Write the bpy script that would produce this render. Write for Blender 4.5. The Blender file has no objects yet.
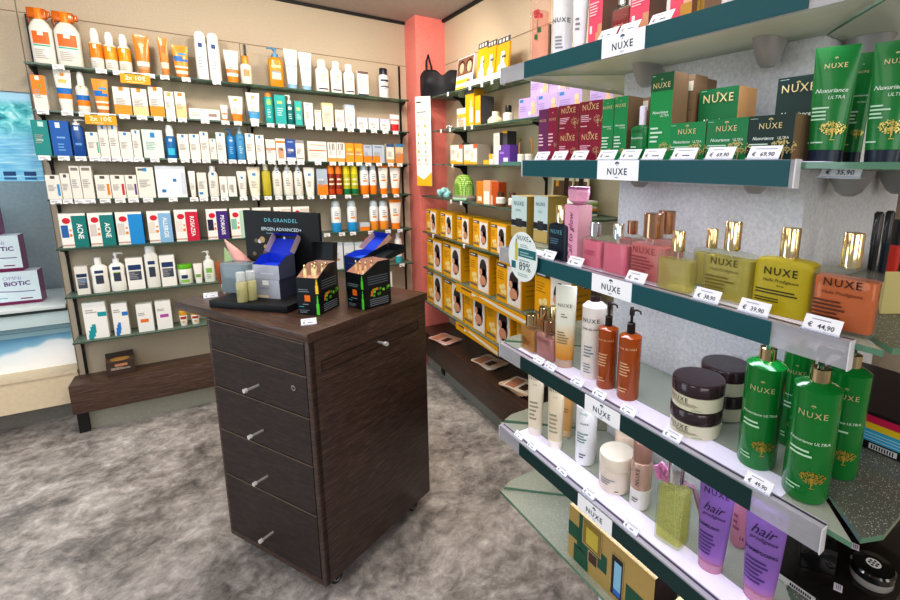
# Pharmacy / cosmetics shop corner: back wall of glass shelves, pink column, right wall,
# square pier wrapped in branded glass shelves, wheeled drawer cabinet with tester display.
import bpy, bmesh, math, random
from mathutils import Vector, Matrix
random.seed(7)
S = bpy.context.scene
COL = S.collection
PI = math.pi

# ------------------------------------------------------------------ camera
F_PX, PITCH, ROLL, YAW = 467.2, math.radians(10.64), math.radians(1.11), math.radians(35.04)
CX, CY, HC = 537.3, 255.9, 1.55
FH = Vector((math.sin(YAW), math.cos(YAW), 0)); RH = Vector((math.cos(YAW), -math.sin(YAW), 0)); ZU = Vector((0, 0, 1))
FW = FH * math.cos(PITCH) - ZU * math.sin(PITCH)
UP = FH * math.sin(PITCH) + ZU * math.cos(PITCH)
R2 = RH * math.cos(ROLL) + UP * math.sin(ROLL)
U2 = UP * math.cos(ROLL) - RH * math.sin(ROLL)
EYE = Vector((0, 0, HC))
cd = bpy.data.cameras.new('camera'); cam = bpy.data.objects.new('camera', cd); COL.objects.link(cam)
cam.matrix_world = Matrix(((R2.x, U2.x, -FW.x, 0), (R2.y, U2.y, -FW.y, 0), (R2.z, U2.z, -FW.z, HC), (0, 0, 0, 1)))
cd.sensor_width = 36; cd.sensor_fit = 'HORIZONTAL'; cd.lens = F_PX / 900 * 36
cd.shift_x = (450 - CX) / 900; cd.shift_y = (CY - 300) / 900
cd.clip_start = 0.02; cd.clip_end = 60
S.camera = cam

def ray(px, py): return FW + R2 * ((px - CX) / F_PX) - U2 * ((py - CY) / F_PX)
def proj(P):
    d = Vector(P) - EYE; z = d.dot(FW)
    return CX + F_PX * d.dot(R2) / z, CY - F_PX * d.dot(U2) / z
def atz(px, py, z):
    d = ray(px, py); return EYE + d * ((z - HC) / d.z)

class Frame:
    """a wall or cabinet side: X runs to the viewer's right, Y into the wall"""
    def __init__(s, ang, org=(0, 0, 0)):
        s.a = ang; s.X = Vector((math.cos(ang), math.sin(ang), 0)); s.Y = Vector((-math.sin(ang), math.cos(ang), 0)); s.o = Vector(org)
    def P(s, x, y, z): return s.o + s.X * x + s.Y * y + ZU * z
    def loc(s, P): d = P - s.o; return Vector((d.dot(s.X), d.dot(s.Y), d.z))
    def on(s, px, py, y):            # the point of the plane Y=y seen at a pixel
        d = ray(px, py); return EYE + d * ((y - (EYE - s.o).dot(s.Y)) / d.dot(s.Y))
    def at(s, px, z, y):             # the point of the plane Y=y at height z above pixel column px
        lo, hi = -400, 1200
        for _ in range(50):
            m = (lo + hi) / 2
            if s.on(px, m, y).z > z: lo = m
            else: hi = m
        return s.on(px, lo, y)
def height(P, yt):                   # how tall a thing standing at P is when its top shows at row yt
    lo, hi = 0.0, 1.5
    for _ in range(40):
        m = (lo + hi) / 2
        if proj(P + ZU * m)[1] > yt: lo = m
        else: hi = m
    return lo

TH = math.radians(-53.32 - 35.04)
FA = Frame(0.0)                       # back wall
FB = Frame(-PI / 2)                   # right wall
FN = Frame(TH)                        # front of the pier
FR = Frame(TH + PI / 2)               # near side of the pier
E1 = Vector((-.4845, .8748, 0)); E2 = Vector((.8748, .4845, 0))
CO = Vector((.217, 1.583, 0))
FCD = Frame(math.atan2(-E1.y, -E1.x), CO)   # cabinet, drawer side
FCS = Frame(math.atan2(E2.y, E2.x), CO)     # cabinet, right side
def NP(d, s, z): return FN.P(-s, d, z)      # pier frame: distance into the pier, place along it

# ------------------------------------------------------------------ materials
def lin(c):
    if isinstance(c, str):
        c = c.lstrip('#'); c = c if len(c) == 6 else ''.join(q + q for q in c); c = [int(c[i:i + 2], 16) / 255 for i in (0, 2, 4)]
    return [(x / 12.92 if x <= .04045 else ((x + .055) / 1.055) ** 2.4) for x in c]
_mc = {}
def nt(m):
    m.use_nodes = True; return m.node_tree, m.node_tree.nodes['Principled BSDF']
def M(col, rough=.45, metal=0, var=.06, trans=0, emit=0, ior=1.45, coat=0):
    key = (str(col), rough, metal, trans, emit, coat, var)
    if key in _mc: return _mc[key]
    m = bpy.data.materials.new('paint_' + str(len(_mc))); t, b = nt(m)
    c = lin(col)
    n = t.nodes.new('ShaderNodeTexNoise'); n.inputs['Scale'].default_value = 35
    r = t.nodes.new('ShaderNodeValToRGB')
    r.color_ramp.elements[0].color = [x * (1 - var) for x in c] + [1]; r.color_ramp.elements[1].color = [min(1, x * (1 + var)) for x in c] + [1]
    t.links.new(n.outputs['Fac'], r.inputs['Fac']); t.links.new(r.outputs['Color'], b.inputs['Base Color'])
    b.inputs['Roughness'].default_value = rough; b.inputs['Metallic'].default_value = metal
    b.inputs['Transmission Weight'].default_value = trans; b.inputs['IOR'].default_value = ior
    b.inputs['Coat Weight'].default_value = coat
    if emit:
        t.links.new(r.outputs['Color'], b.inputs['Emission Color']); b.inputs['Emission Strength'].default_value = emit
    _mc[key] = m; return m
def glass(col, alpha, rough=.05, name='tinted_glass'):
    """thin clear plastic or glass: part see-through, part glossy tint"""
    key = ('g', str(col), alpha, rough)
    if key in _mc: return _mc[key]
    m = bpy.data.materials.new(name); t, b = nt(m); c = lin(col)
    b.inputs['Base Color'].default_value = c + [1]; b.inputs['Roughness'].default_value = rough
    tr = t.nodes.new('ShaderNodeBsdfTransparent'); tr.inputs['Color'].default_value = [.12 + .88 * x for x in c] + [1]
    n = t.nodes.new('ShaderNodeTexNoise'); n.inputs['Scale'].default_value = 20
    mr = t.nodes.new('ShaderNodeMapRange'); mr.inputs[3].default_value = alpha - .03; mr.inputs[4].default_value = alpha + .03
    mx = t.nodes.new('ShaderNodeMixShader')
    t.links.new(n.outputs['Fac'], mr.inputs[0]); t.links.new(mr.outputs[0], mx.inputs['Fac'])
    t.links.new(tr.outputs[0], mx.inputs[1]); t.links.new(b.outputs[0], mx.inputs[2])
    t.links.new(mx.outputs[0], t.nodes['Material Output'].inputs['Surface'])
    _mc[key] = m; return m
def ramp(t, src, stops):
    r = t.nodes.new('ShaderNodeValToRGB'); e = r.color_ramp.elements
    while len(e) < len(stops): e.new(.5)
    for k, (p, c) in enumerate(stops): e[k].position = p; e[k].color = lin(c) + [1]
    t.links.new(src, r.inputs['Fac']); return r.outputs['Color']
def coords(t, scale=(1, 1, 1), rot=(0, 0, 0), out='Object'):
    tc = t.nodes.new('ShaderNodeTexCoord'); mp = t.nodes.new('ShaderNodeMapping')
    mp.inputs['Scale'].default_value = scale; mp.inputs['Rotation'].default_value = rot
    t.links.new(tc.outputs[out], mp.inputs['Vector']); return mp.outputs['Vector']
def noise(t, vec, scale, detail=4, rough=.5, dist=0):
    n = t.nodes.new('ShaderNodeTexNoise'); n.inputs['Scale'].default_value = scale; n.inputs['Detail'].default_value = detail
    n.inputs['Roughness'].default_value = rough; n.inputs['Distortion'].default_value = dist
    t.links.new(vec, n.inputs['Vector']); return n.outputs['Fac']
def bump(t, b, src, strength, dist=.002):
    bp = t.nodes.new('ShaderNodeBump'); bp.inputs['Strength'].default_value = strength; bp.inputs['Distance'].default_value = dist
    t.links.new(src, bp.inputs['Height']); t.links.new(bp.outputs[0], b.inputs['Normal'])
def wall_mat(name, c0, c1, scale=90, bstr=.15, rough=.7):
    m = bpy.data.materials.new(name); t, b = nt(m); v = coords(t)
    f = noise(t, v, scale, 3); t.links.new(ramp(t, f, [(.3, c0), (.7, c1)]), b.inputs['Base Color'])
    b.inputs['Roughness'].default_value = rough; bump(t, b, f, bstr); return m
def wood_mat(name, c0, c1, c2, scale=(3, 60, 60), rough=.33, bs=.12):
    m = bpy.data.materials.new(name); t, b = nt(m); v = coords(t, scale)
    f = noise(t, v, 2.2, 8, .65, .6)
    v2 = coords(t, (scale[0] * 3, scale[1] * 4, scale[2] * 4)); g = noise(t, v2, 2.0, 4, .6)
    mx = t.nodes.new('ShaderNodeMath'); mx.operation = 'MULTIPLY_ADD'; mx.inputs[1].default_value = .5
    ad = t.nodes.new('ShaderNodeMath'); ad.operation = 'MULTIPLY'; ad.inputs[1].default_value = .5
    t.links.new(g, ad.inputs[0]); t.links.new(f, mx.inputs[0]); t.links.new(ad.outputs[0], mx.inputs[2])
    t.links.new(ramp(t, mx.outputs[0], [(.36, c0), (.5, c1), (.64, c2)]), b.inputs['Base Color'])
    b.inputs['Roughness'].default_value = rough; bump(t, b, mx.outputs[0], bs, .001); return m
def floor_mat():
    m = bpy.data.materials.new('mottled_vinyl'); t, b = nt(m); v = coords(t)
    a = noise(t, v, 3.0, 12, .74, .45); c = noise(t, v, 17, 8, .7, .6)
    mx = t.nodes.new('ShaderNodeMath'); mx.operation = 'MULTIPLY_ADD'; mx.inputs[1].default_value = .62
    ad = t.nodes.new('ShaderNodeMath'); ad.operation = 'MULTIPLY'; ad.inputs[1].default_value = .38
    t.links.new(c, ad.inputs[0]); t.links.new(a, mx.inputs[0]); t.links.new(ad.outputs[0], mx.inputs[2])
    t.links.new(ramp(t, mx.outputs[0], [(.35, '#5a5553'), (.45, '#938d8a'), (.53, '#bdb6b3'), (.64, '#ebe6e2')]), b.inputs['Base Color'])
    b.inputs['Roughness'].default_value = .36; bump(t, b, c, .08); return m
def glitter_mat(name, base, base2, alpha, spark='#ffffff', thr=.06):
    m = bpy.data.materials.new(name); t, b = nt(m); v = coords(t); thr *= .6
    vo = t.nodes.new('ShaderNodeTexVoronoi'); vo.inputs['Scale'].default_value = 760; t.links.new(v, vo.inputs['Vector'])
    f = noise(t, v, 420, 2, .6)
    basec = ramp(t, f, [(.35, base), (.65, base2)])
    lt = t.nodes.new('ShaderNodeMath'); lt.operation = 'LESS_THAN'; lt.inputs[1].default_value = thr
    sep = t.nodes.new('ShaderNodeSeparateColor'); t.links.new(vo.outputs['Color'], sep.inputs[0]); t.links.new(sep.outputs[0], lt.inputs[0])
    mx = t.nodes.new('ShaderNodeMixRGB'); mx.inputs[2].default_value = lin(spark) + [1]
    t.links.new(lt.outputs[0], mx.inputs[0]); t.links.new(basec, mx.inputs[1]); t.links.new(mx.outputs[0], b.inputs['Base Color'])
    b.inputs['Roughness'].default_value = .22
    tr = t.nodes.new('ShaderNodeBsdfTransparent'); tr.inputs['Color'].default_value = (.8, .88, .83, 1)
    ms = t.nodes.new('ShaderNodeMixShader'); ms.inputs['Fac'].default_value = alpha
    t.links.new(tr.outputs[0], ms.inputs[1]); t.links.new(b.outputs[0], ms.inputs[2])
    t.links.new(ms.outputs[0], t.nodes['Material Output'].inputs['Surface']); return m

WENGE = wood_mat('dark_wenge_wood', '#17100e', '#2c201c', '#4d3a32', (4, 4, 60), .5, .3)
WENGEV = wood_mat('dark_wenge_side', '#281b17', '#45322b', '#6e5649', (4, 4, 60))
WENGEB = wood_mat('dark_wenge_bench', '#2c1e18', '#4a352b', '#6b5042', (60, 3, 60))
WENGE_LIT = wood_mat('lit_wenge_ledge', '#33241d', '#553e32', '#79604f', (3, 60, 60), .4, .12)  # lighter wenge copy: light on the bench top put into the colour
FLOOR = floor_mat()
WALLA = wall_mat('beige_wall_panel', '#b9ac98', '#c3b6a2', 120, .06, .55)
WALLR = wall_mat('cream_wall_panel', '#c3b29b', '#cebda6', 120, .06, .55)
PLAST = wall_mat('white_textured_plaster', '#d3d6db', '#e9eaee', 130, .8, .8)
PINK = wall_mat('salmon_pink_paint', '#e8827a', '#ef8f86', 80, .08, .5)
CEIL = wall_mat('ceiling_paint', '#b3a8a1', '#bdb2ab', 40, .04, .8)
NICHE = wall_mat('grey_blue_panel', '#9aa7ab', '#a5b2b6', 60, .08, .5)
CREAM = wall_mat('cream_board', '#e2d0b2', '#ead9bc', 50, .05, .5)
GREYB = wall_mat('grey_base_board', '#8d8b86', '#98968f', 60, .05, .5)
PLINTH = wall_mat('satin_plinth', '#a9aa9b', '#b4b5a5', 60, .03, .3)
GLIT = glitter_mat('speckled_glass', '#6d7069', '#8b8e86', .72)
GLIT2 = glitter_mat('pale_speckled_glass', '#b4b8aa', '#cdd0c3', .62)
PALE = glitter_mat('pale_shelf_glass', '#c6cdc4', '#d3d9d0', .68, '#e6eae6', .02)
FROST = glass('#d9dfd2', .62, .12, 'frosted_shelf_glass')
SGLASS = glass('#b9cdbf', .34, .03, 'clear_shelf_glass')
EDGE = M('#3d5a4c', .15, coat=.5)
EDGE2 = M('#5f8a72', .12, coat=.5)
BLACK = M('#161616', .4); METAL = M('#c8c8c8', .22, 1); DGREY = M('#a9a8a8', .38, .15)
CHROME = M('#e2e2e2', .12, 1); GOLD = M('#e8d3a4', .14, 1); RGOLD = M('#c79a7c', .18, 1)
WHITE = M('#f4f2ee', .45); PAPER = M('#f1f1f4', .6)
TEAL = M('#013433', .55); TEAL_LIT = M('#05525a', .4); CLEAR = glass('#e6e6ec', .36, .06, 'clear_rail_plastic'); ACRYL = glass('#e8eef0', .18, .03, 'clear_acrylic')
INK = M('#33353a', .6); NAVY = M('#20355e', .5)

# ------------------------------------------------------------------ mesh building
_tc = {}
def text_geo(s, bold=0, shear=0):
    key = (s, bold, shear)
    if key in _tc: return _tc[key]
    cu = bpy.data.curves.new('lettering', 'FONT'); cu.body = s; cu.size = 1; cu.align_x = 'CENTER'; cu.align_y = 'CENTER'
    cu.resolution_u = 2; cu.space_character = 1.22 if s in ('NUXE', 'DR.GRANDEL') else 1; cu.offset = bold; cu.shear = shear
    o = bpy.data.objects.new('lettering', cu); COL.objects.link(o)
    dg = bpy.context.evaluated_depsgraph_get(); me = bpy.data.meshes.new_from_object(o.evaluated_get(dg))
    r = ([v.co.copy() for v in me.vertices], [tuple(p.vertices) for p in me.polygons])
    bpy.data.objects.remove(o); bpy.data.meshes.remove(me); bpy.data.curves.remove(cu)
    _tc[key] = r; return r

class MB:
    def __init__(s): s.v = []; s.f = []; s.mi = []; s.mats = []
    def m(s, mat):
        if mat not in s.mats: s.mats.append(mat)
        return s.mats.index(mat)
    def add(s, vs, fs, mat):
        o = len(s.v); s.v += [tuple(v) for v in vs]; k = s.m(mat)
        for f in fs: s.f.append(tuple(i + o for i in f)); s.mi.append(k)
    def quad(s, a, b, c, d, mat): s.add([a, b, c, d], [(0, 1, 2, 3)], mat)
    def box(s, x0, x1, y0, y1, z0, z1, mat, front=None, side=None, top=None):
        vs = [(x0, y0, z0), (x1, y0, z0), (x1, y1, z0), (x0, y1, z0), (x0, y0, z1), (x1, y0, z1), (x1, y1, z1), (x0, y1, z1)]
        for f, mm in (((0, 3, 2, 1), top or mat), ((4, 5, 6, 7), top or mat), ((0, 1, 5, 4), front or mat), ((2, 3, 7, 6), mat), ((1, 2, 6, 5), side or mat), ((3, 0, 4, 7), side or mat)):
            s.add([vs[i] for i in f], [(0, 1, 2, 3)], mm)
    def rbox(s, x0, x1, y0, y1, z0, z1, mat, r=.003, seg=2, T=None):
        bm = bmesh.new(); bmesh.ops.create_cube(bm, size=1)
        for v in bm.verts: v.co = Vector(((x0 + x1) / 2 + v.co.x * (x1 - x0), (y0 + y1) / 2 + v.co.y * (y1 - y0), (z0 + z1) / 2 + v.co.z * (z1 - z0)))
        bmesh.ops.bevel(bm, geom=bm.edges[:], offset=r, segments=seg, profile=.5, affect='EDGES')
        bm.verts.index_update()
        s.add([(T @ v.co if T else v.co) for v in bm.verts], [[v.index for v in f.verts] for f in bm.faces], mat); bm.free()
    def prism(s, pts, z0, z1, mat, side=None):   # pts anticlockwise seen from above
        n = len(pts)
        s.add([(p[0], p[1], z1) for p in pts], [tuple(range(n))], mat)
        s.add([(p[0], p[1], z0) for p in pts], [tuple(range(n))[::-1]], mat)
        for i in range(n):
            a, b = pts[i], pts[(i + 1) % n]
            s.quad((a[0], a[1], z0), (b[0], b[1], z0), (b[0], b[1], z1), (a[0], a[1], z1), side or mat)
    def tube(s, pts, r, mat, seg=8, closed=False):
        pts = [Vector(p) for p in pts]; rings = []; n = len(pts)
        rr = r if isinstance(r, (list, tuple)) else [r] * n
        for i, p in enumerate(pts):
            d = (pts[min(i + 1, n - 1)] - pts[max(i - 1, 0)]).normalized()
            a = d.cross(Vector((0, 0, 1)) if abs(d.z) < .9 else Vector((1, 0, 0))).normalized(); b = d.cross(a)
            rings.append([p + (a * math.cos(2 * PI * k / seg) + b * math.sin(2 * PI * k / seg)) * rr[i] for k in range(seg)])
        vs = [v for g in rings for v in g]; fs = []
        for i in range(n - 1):
            for k in range(seg): fs.append((i * seg + k, i * seg + (k + 1) % seg, (i + 1) * seg + (k + 1) % seg, (i + 1) * seg + k))
        fs.append(tuple(range(seg))[::-1]); fs.append(tuple((n - 1) * seg + k for k in range(seg)))
        s.add(vs, fs, mat)
    def body(s, rows, seg=20, n=2, cx=0, cy=0, top=True, bot=True):
        """stack of superellipse rings: rows = (z, half width, half depth, material of the band above)"""
        rg = []
        for (z, hw, hd, _) in rows:
            ring = []
            for k in range(seg):
                a = 2 * PI * (k + .5) / seg; sa, ca = math.sin(a), math.cos(a)
                ring.append((cx + hw * math.copysign(abs(sa) ** (2 / n), sa), cy - hd * math.copysign(abs(ca) ** (2 / n), ca), z))
            rg.append(ring)
        for i in range(len(rows) - 1):
            s.add(rg[i] + rg[i + 1], [(k, seg + k, seg + (k + 1) % seg, (k + 1) % seg)[::-1] for k in range(seg)], rows[i][3])
        if bot: s.add(rg[0], [tuple(range(seg))], rows[0][3])
        if top: s.add(rg[-1], [tuple(range(seg))[::-1]], rows[-2][3])
    def text(s, st, size, fn, mat, x=0, z=0, bold=0, shear=0, rot=0, wmax=None):
        vs, fs = text_geo(st, bold, shear)
        if wmax:
            w = max(v.x for v in vs) - min(v.x for v in vs)
            if w * size > wmax: size = wmax / w
        c, q = math.cos(rot), math.sin(rot)
        s.add([fn(x + (v.x * c - v.y * q) * size, z + (v.x * q + v.y * c) * size) for v in vs], fs, mat)
    def build(s, name, parent=None, smooth=True, loc=None, rotz=0):
        me = bpy.data.meshes.new(name); me.from_pydata(s.v, [], s.f)
        for mt in s.mats: me.materials.append(mt)
        me.polygons.foreach_set('material_index', s.mi)
        if smooth:
            me.polygons.foreach_set('use_smooth', [True] * len(s.f))
            me.update()
            bm = bmesh.new(); bm.from_mesh(me); bmesh.ops.remove_doubles(bm, verts=bm.verts, dist=2e-5); bm.to_mesh(me); bm.free()
            me.set_sharp_from_angle(angle=math.radians(38))
        me.update()
        o = bpy.data.objects.new(name, me); COL.objects.link(o)
        if parent: o.parent = parent
        if loc is not None: o.location = loc; o.rotation_euler.z = rotz
        return o
def thing(name, label, cat, loc=(0, 0, 0), rotz=0, group=None):
    o = bpy.data.objects.new(name, None); o.empty_display_size = .02; COL.objects.link(o)
    o.location = loc; o.rotation_euler.z = rotz
    return tag(o, label, cat, group)
def tag(o, label, cat, group=None):
    o['label'] = label; o['category'] = cat
    if group: o['group'] = group
    return o
def struct(o): o['kind'] = 'structure'; return o
def put(o, P, rotz):
    o.location = P; o.rotation_euler.z = rotz; return o

def surf(rows, n=2, off=.0005):
    """front surface of a body: (x, z) -> point just outside it"""
    def fn(x, z):
        for i in range(len(rows) - 1):
            if rows[i][0] <= z <= rows[i + 1][0] or i == len(rows) - 2:
                a, b = rows[i], rows[i + 1]; t = 0 if b[0] == a[0] else min(1, max(0, (z - a[0]) / (b[0] - a[0])))
                hw = a[1] + (b[1] - a[1]) * t; hd = a[2] + (b[2] - a[2]) * t; break
        u = min(.999, abs(x) / max(hw, 1e-6))
        return (x, -hd * (1 - u ** n) ** (1 / n) - off, z)
    return fn
def patch(mb, fn, x0, x1, z0, z1, mat, na=8):
    vs = []; fs = []
    for i in range(na + 1):
        x = x0 + (x1 - x0) * i / na; vs += [fn(x, z0), fn(x, z1)]
    for i in range(na): fs.append((2 * i, 2 * i + 2, 2 * i + 3, 2 * i + 1))
    mb.add(vs, fs, mat)
def lines(mb, fn, x0, x1, z0, z1, n, mat, na=3, fill=.45):
    st = (z1 - z0) / n
    for i in range(n):
        z = z1 - st * (i + 1); L = x0 + (x1 - x0) * random.uniform(.55, 1)
        patch(mb, fn, x0, L, z, z + st * fill, mat, na)
# ------------------------------------------------------------------ product makers (origin: middle of the front foot)
def carton(label, w, d, h, col, side=None, top=None, prints=(), texts=(), lns=(), name='carton', cat='box', group=None, y0=0, rough=.42):
    mb = MB(); C_ = M(col, rough); sd = M(side, rough) if side else C_; tp = M(top, rough) if top else C_
    mb.box(-w / 2, w / 2, 0, d, 0, h, C_, C_, sd, tp)
    fn = lambda x, z: (x, -.0005, z)
    for k, (u0, u1, v0, v1, c) in enumerate(prints):
        off = .0005 + .00015 * k
        mb.quad((-w / 2 + u0 * w, -off, v0 * h), (-w / 2 + u1 * w, -off, v0 * h), (-w / 2 + u1 * w, -off, v1 * h), (-w / 2 + u0 * w, -off, v1 * h), M(c, .45))
    f2 = lambda x, z: (x, -.0016, z)
    for (u0, u1, v0, v1, n, c) in lns: lines(mb, f2, -w / 2 + u0 * w, -w / 2 + u1 * w, v0 * h, v1 * h, n, M(c, .5), 1)
    for t in texts:
        s, u, v, sz, c = t[:5]; kw = t[5] if len(t) > 5 else {}
        mb.text(s, sz * w, f2, M(c, .4), -w / 2 + u * w, v * h, **kw)
    o = mb.build(name, smooth=False)
    return tag(o, label, cat, group), 0

def pump_head(parent, zc, r, H, mat, side=1, collar=None, noz=1.6, name='pump'):
    mb = MB(); cm = collar or mat
    mb.body([(zc, r, r, cm), (zc + H * .38, r, r, cm), (zc + H * .4, r * .8, r * .8, cm)], 16)
    o = mb.build(name + '_collar', parent)
    mb = MB()
    mb.body([(zc + H * .4, r * .35, r * .35, mat), (zc + H * .72, r * .35, r * .35, mat)], 12)
    mb.body([(zc + H * .7, r * .62, r * .62, mat), (zc + H * .9, r * .62, r * .62, mat), (zc + H, r * .4, r * .4, mat)], 14)
    z = zc + H * .88
    mb.tube([(0, 0, z), (side * r * noz * .8, -.1 * r, z + H * .05), (side * r * noz * 1.3, -.15 * r, z), (side * r * noz * 1.42, -.15 * r, z - H * .1)], [r * .34, r * .3, r * .24, r * .2], mat, 8)
    mb.build(name, parent)

def deco(mb, fn, w, h, prints, lns, texts, curved=True):
    for k, (u0, u1, v0, v1, c) in enumerate(prints):
        f = (lambda x, z, k=k: (lambda p: (p[0], p[1] - .0002 * k, p[2]))(fn(x, z)))
        patch(mb, f, u0 * w / 2, u1 * w / 2, v0 * h, v1 * h, c if not isinstance(c, str) else M(c, .4), 8)
    f2 = lambda x, z: (lambda p: (p[0], p[1] - .0009, p[2]))(fn(x, z))
    for (u0, u1, v0, v1, n, c) in lns: lines(mb, f2, u0 * w / 2, u1 * w / 2, v0 * h, v1 * h, n, M(c, .5))
    for t in texts:
        s, u, v, sz, c = t[:5]; kw = t[5] if len(t) > 5 else {}
        mb.text(s, sz * w, f2, c if not isinstance(c, str) else M(c, .4), u * w / 2, v * h, **kw)

def bottle(label, w, h, col, cap='#f2f2f0', name='bottle', cat='bottle', capf=.18, capw=.5, sh=.08, n=2, dr=1.0, bands=(), prints=(), lns=(), texts=(),
           pump=None, waist=0, group=None, seg=16, mat=None, capmat=None, dome=False, capname='cap', neck=None):
    r = thing(name, label, cat, group=group)
    hw, hd = w / 2, w / 2 * dr; zb = h * (1 - capf); B = mat or M(col, .3, coat=.2); K = capmat or M(cap, .3)
    zs = zb - sh * h
    cuts = sorted({.02, zs / h} | {b[0] for b in bands} | {b[1] for b in bands} | ({.3, .42, .55} if waist else set()))
    def bm_(v):
        for a, b, c in bands:
            if a <= v < b: return M(c, .3)
        return B
    rows = [(0, hw * .93, hd * .93, bm_(0))]
    for v in cuts:
        if .02 <= v <= zs / h + 1e-6:
            f = 1 - waist * math.exp(-((v - .42) / .1) ** 2)
            rows.append((v * h, hw * f, hd * f, bm_(v)))
    mw = max(capw, .3) * hw
    rows += [(zb - sh * h * .35, hw * .55 + mw * .42, hd * .55 + mw * .42, B), (zb, mw * .98, min(mw, hd) * .98, B)]
    mb = MB(); mb.body(rows, seg, n)
    fn = surf(rows, n); deco(mb, fn, w, h, prints, lns, texts)
    mb.build('body', r)
    if pump is not None: pump_head(r, zb, mw, h * capf, K, pump)
    else:
        mc = MB(); kd = min(mw, hd)
        mc.body([(zb, mw, kd, K), (h * (.97 if not dome else zb / h + capf * .6), mw, kd, K), (h * (.99 if not dome else .985), mw * (.92 if not dome else .7), kd * (.92 if not dome else .7), K), (h, mw * (.8 if not dome else .3), kd * (.8 if not dome else .3), K)], seg)
        mc.build(capname, r)
    return r, hd

def squeeze(label, w, h, col, cap='#f2f2f0', name='squeeze_tube', cat='tube', capf=.12, cr=None, bands=(), prints=(), lns=(), texts=(), group=None, mat=None, capmat=None, seg=20, dr=.62):
    """squeeze tube standing on its cap, crimped flat at the top"""
    r = thing(name, label, cat, group=group); cr = cr or w * .36; K = capmat or M(cap, .3); B = mat or M(col, .3, coat=.2)
    zc = capf * h
    mc = MB(); mc.body([(0, cr * .97, cr * dr * .97 / .8 if dr < .8 else cr, K), (zc * .98, cr, min(cr, cr * dr / .8), K), (zc, cr * .95, cr * dr * .9, K)], seg); mc.build('cap', r)
    def hw(v): return cr + (w / 2 - cr) * min(1, v * 1.0) ** .8
    def hd(v): return max(.0012, cr * dr * (1 - v ** 2.2))
    cuts = sorted({.001, .2, .4, .6, .75, .88, .96, 1.0} | {min(1, max(0, (b - capf) / (1 - capf))) for q in bands for b in q[:2]})
    def bm_(v):
        z = capf + v * (1 - capf)
        for a, b, c in bands:
            if a <= z + 1e-6 < b: return M(c, .3)
        return B
    rows = [(zc, cr * .9, cr * dr * .9, bm_(0))] + [(zc + v * (h - zc), hw(v), hd(v), bm_(v)) for v in cuts]
    mb = MB(); mb.body(rows, seg, 2.2); deco(mb, surf(rows, 2.2), w, h, prints, lns, texts); mb.build('body', r)
    return r, cr * dr

def jar(label, w, h, col, lid, lidf=.32, name='jar', cat='jar', prints=(), lns=(), texts=(), group=None, mat=None, lidmat=None, seg=32, taper=.96):
    r = thing(name, label, cat, group=group); B = mat or M(col, .25, coat=.3); L = lidmat or M(lid, .25, coat=.3)
    hw = w / 2; zl = h * (1 - lidf); rows = [(0, hw * taper * .94, hw * taper * .94, B), (.03 * h, hw * taper, hw * taper, B), (zl * .96, hw * .985, hw * .985, B), (zl, hw * .93, hw * .93, B)]
    mb = MB(); mb.body(rows, seg); deco(mb, surf(rows), w, h, prints, lns, texts); mb.build('body', r)
    ml = MB(); ml.body([(zl, hw * .99, hw * .99, L), (zl + .01 * h, hw, hw, L), (h * .95, hw, hw, L), (h * .985, hw * .97, hw * .97, L), (h, hw * .9, hw * .9, L)], seg); ml.build('lid', r)
    return r, hw

def perfume(label, w, h, liquid, capmat=GOLD, capf=.3, capw=.24, dr=.42, alpha=.66, group=None, texts=(), lns=(), fill=.86, shell='#eef0ea', tube=True, name='perfume_bottle', n=6, frost=False):
    """flat glass flask with a tall metal cap, liquid inside"""
    r = thing(name, label, 'bottle', group=group); hw = w / 2; hd = hw * dr; zb = h * (1 - capf); cw = capw * w / 2 * 1.15
    SH = glass(shell, .07, .03) if not frost else M(liquid, .35, trans=.25)
    rows = [(0, hw * .95, hd * .92, SH), (.012 * h, hw, hd, SH), (zb * .86, hw, hd, SH), (zb * .93, hw * .97, hd * .96, SH), (zb * .965, hw * .86, hd * .85, SH), (zb * .985, cw * 1.1, min(cw, hd) * 1.05, SH), (zb, cw * 1.05, min(cw, hd), SH)]
    mb = MB(); mb.body(rows, 40, n); deco(mb, surf(rows, n), w, h, (), lns, texts); mb.build('flask', r)
    if not frost:
        LQ = glass(liquid, alpha * .8, .06, 'coloured_oil'); zt = zb * fill
        ml = MB(); ml.body([(.03 * h, hw * .9, hd * .8, LQ), (.05 * h, hw * .93, hd * .86, LQ), (zt * .98, hw * .93, hd * .86, LQ), (zt, hw * .9, hd * .82, LQ)], 32, n); ml.build('oil', r)
        if tube:
            mt = MB(); mt.tube([(0, 0, zb * .96), (.05 * w, 0, h * .3), (.16 * w, 0, h * .06)], w * .018, glass('#f4f4f0', .5, .1), 6); mt.build('dip_tube', r)
    mc = MB(); mc.body([(zb, cw * .8, min(cw, hd) * .8, capmat), (zb + .015 * h, cw * .8, min(cw, hd) * .8, capmat), (zb + .016 * h, cw, min(cw, hd * 1.1), capmat), (h * .99, cw, min(cw, hd * 1.1), capmat), (h, cw * .93, min(cw, hd) * .93, capmat)], 24); mc.build('cap', r)
    return r, hd

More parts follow.
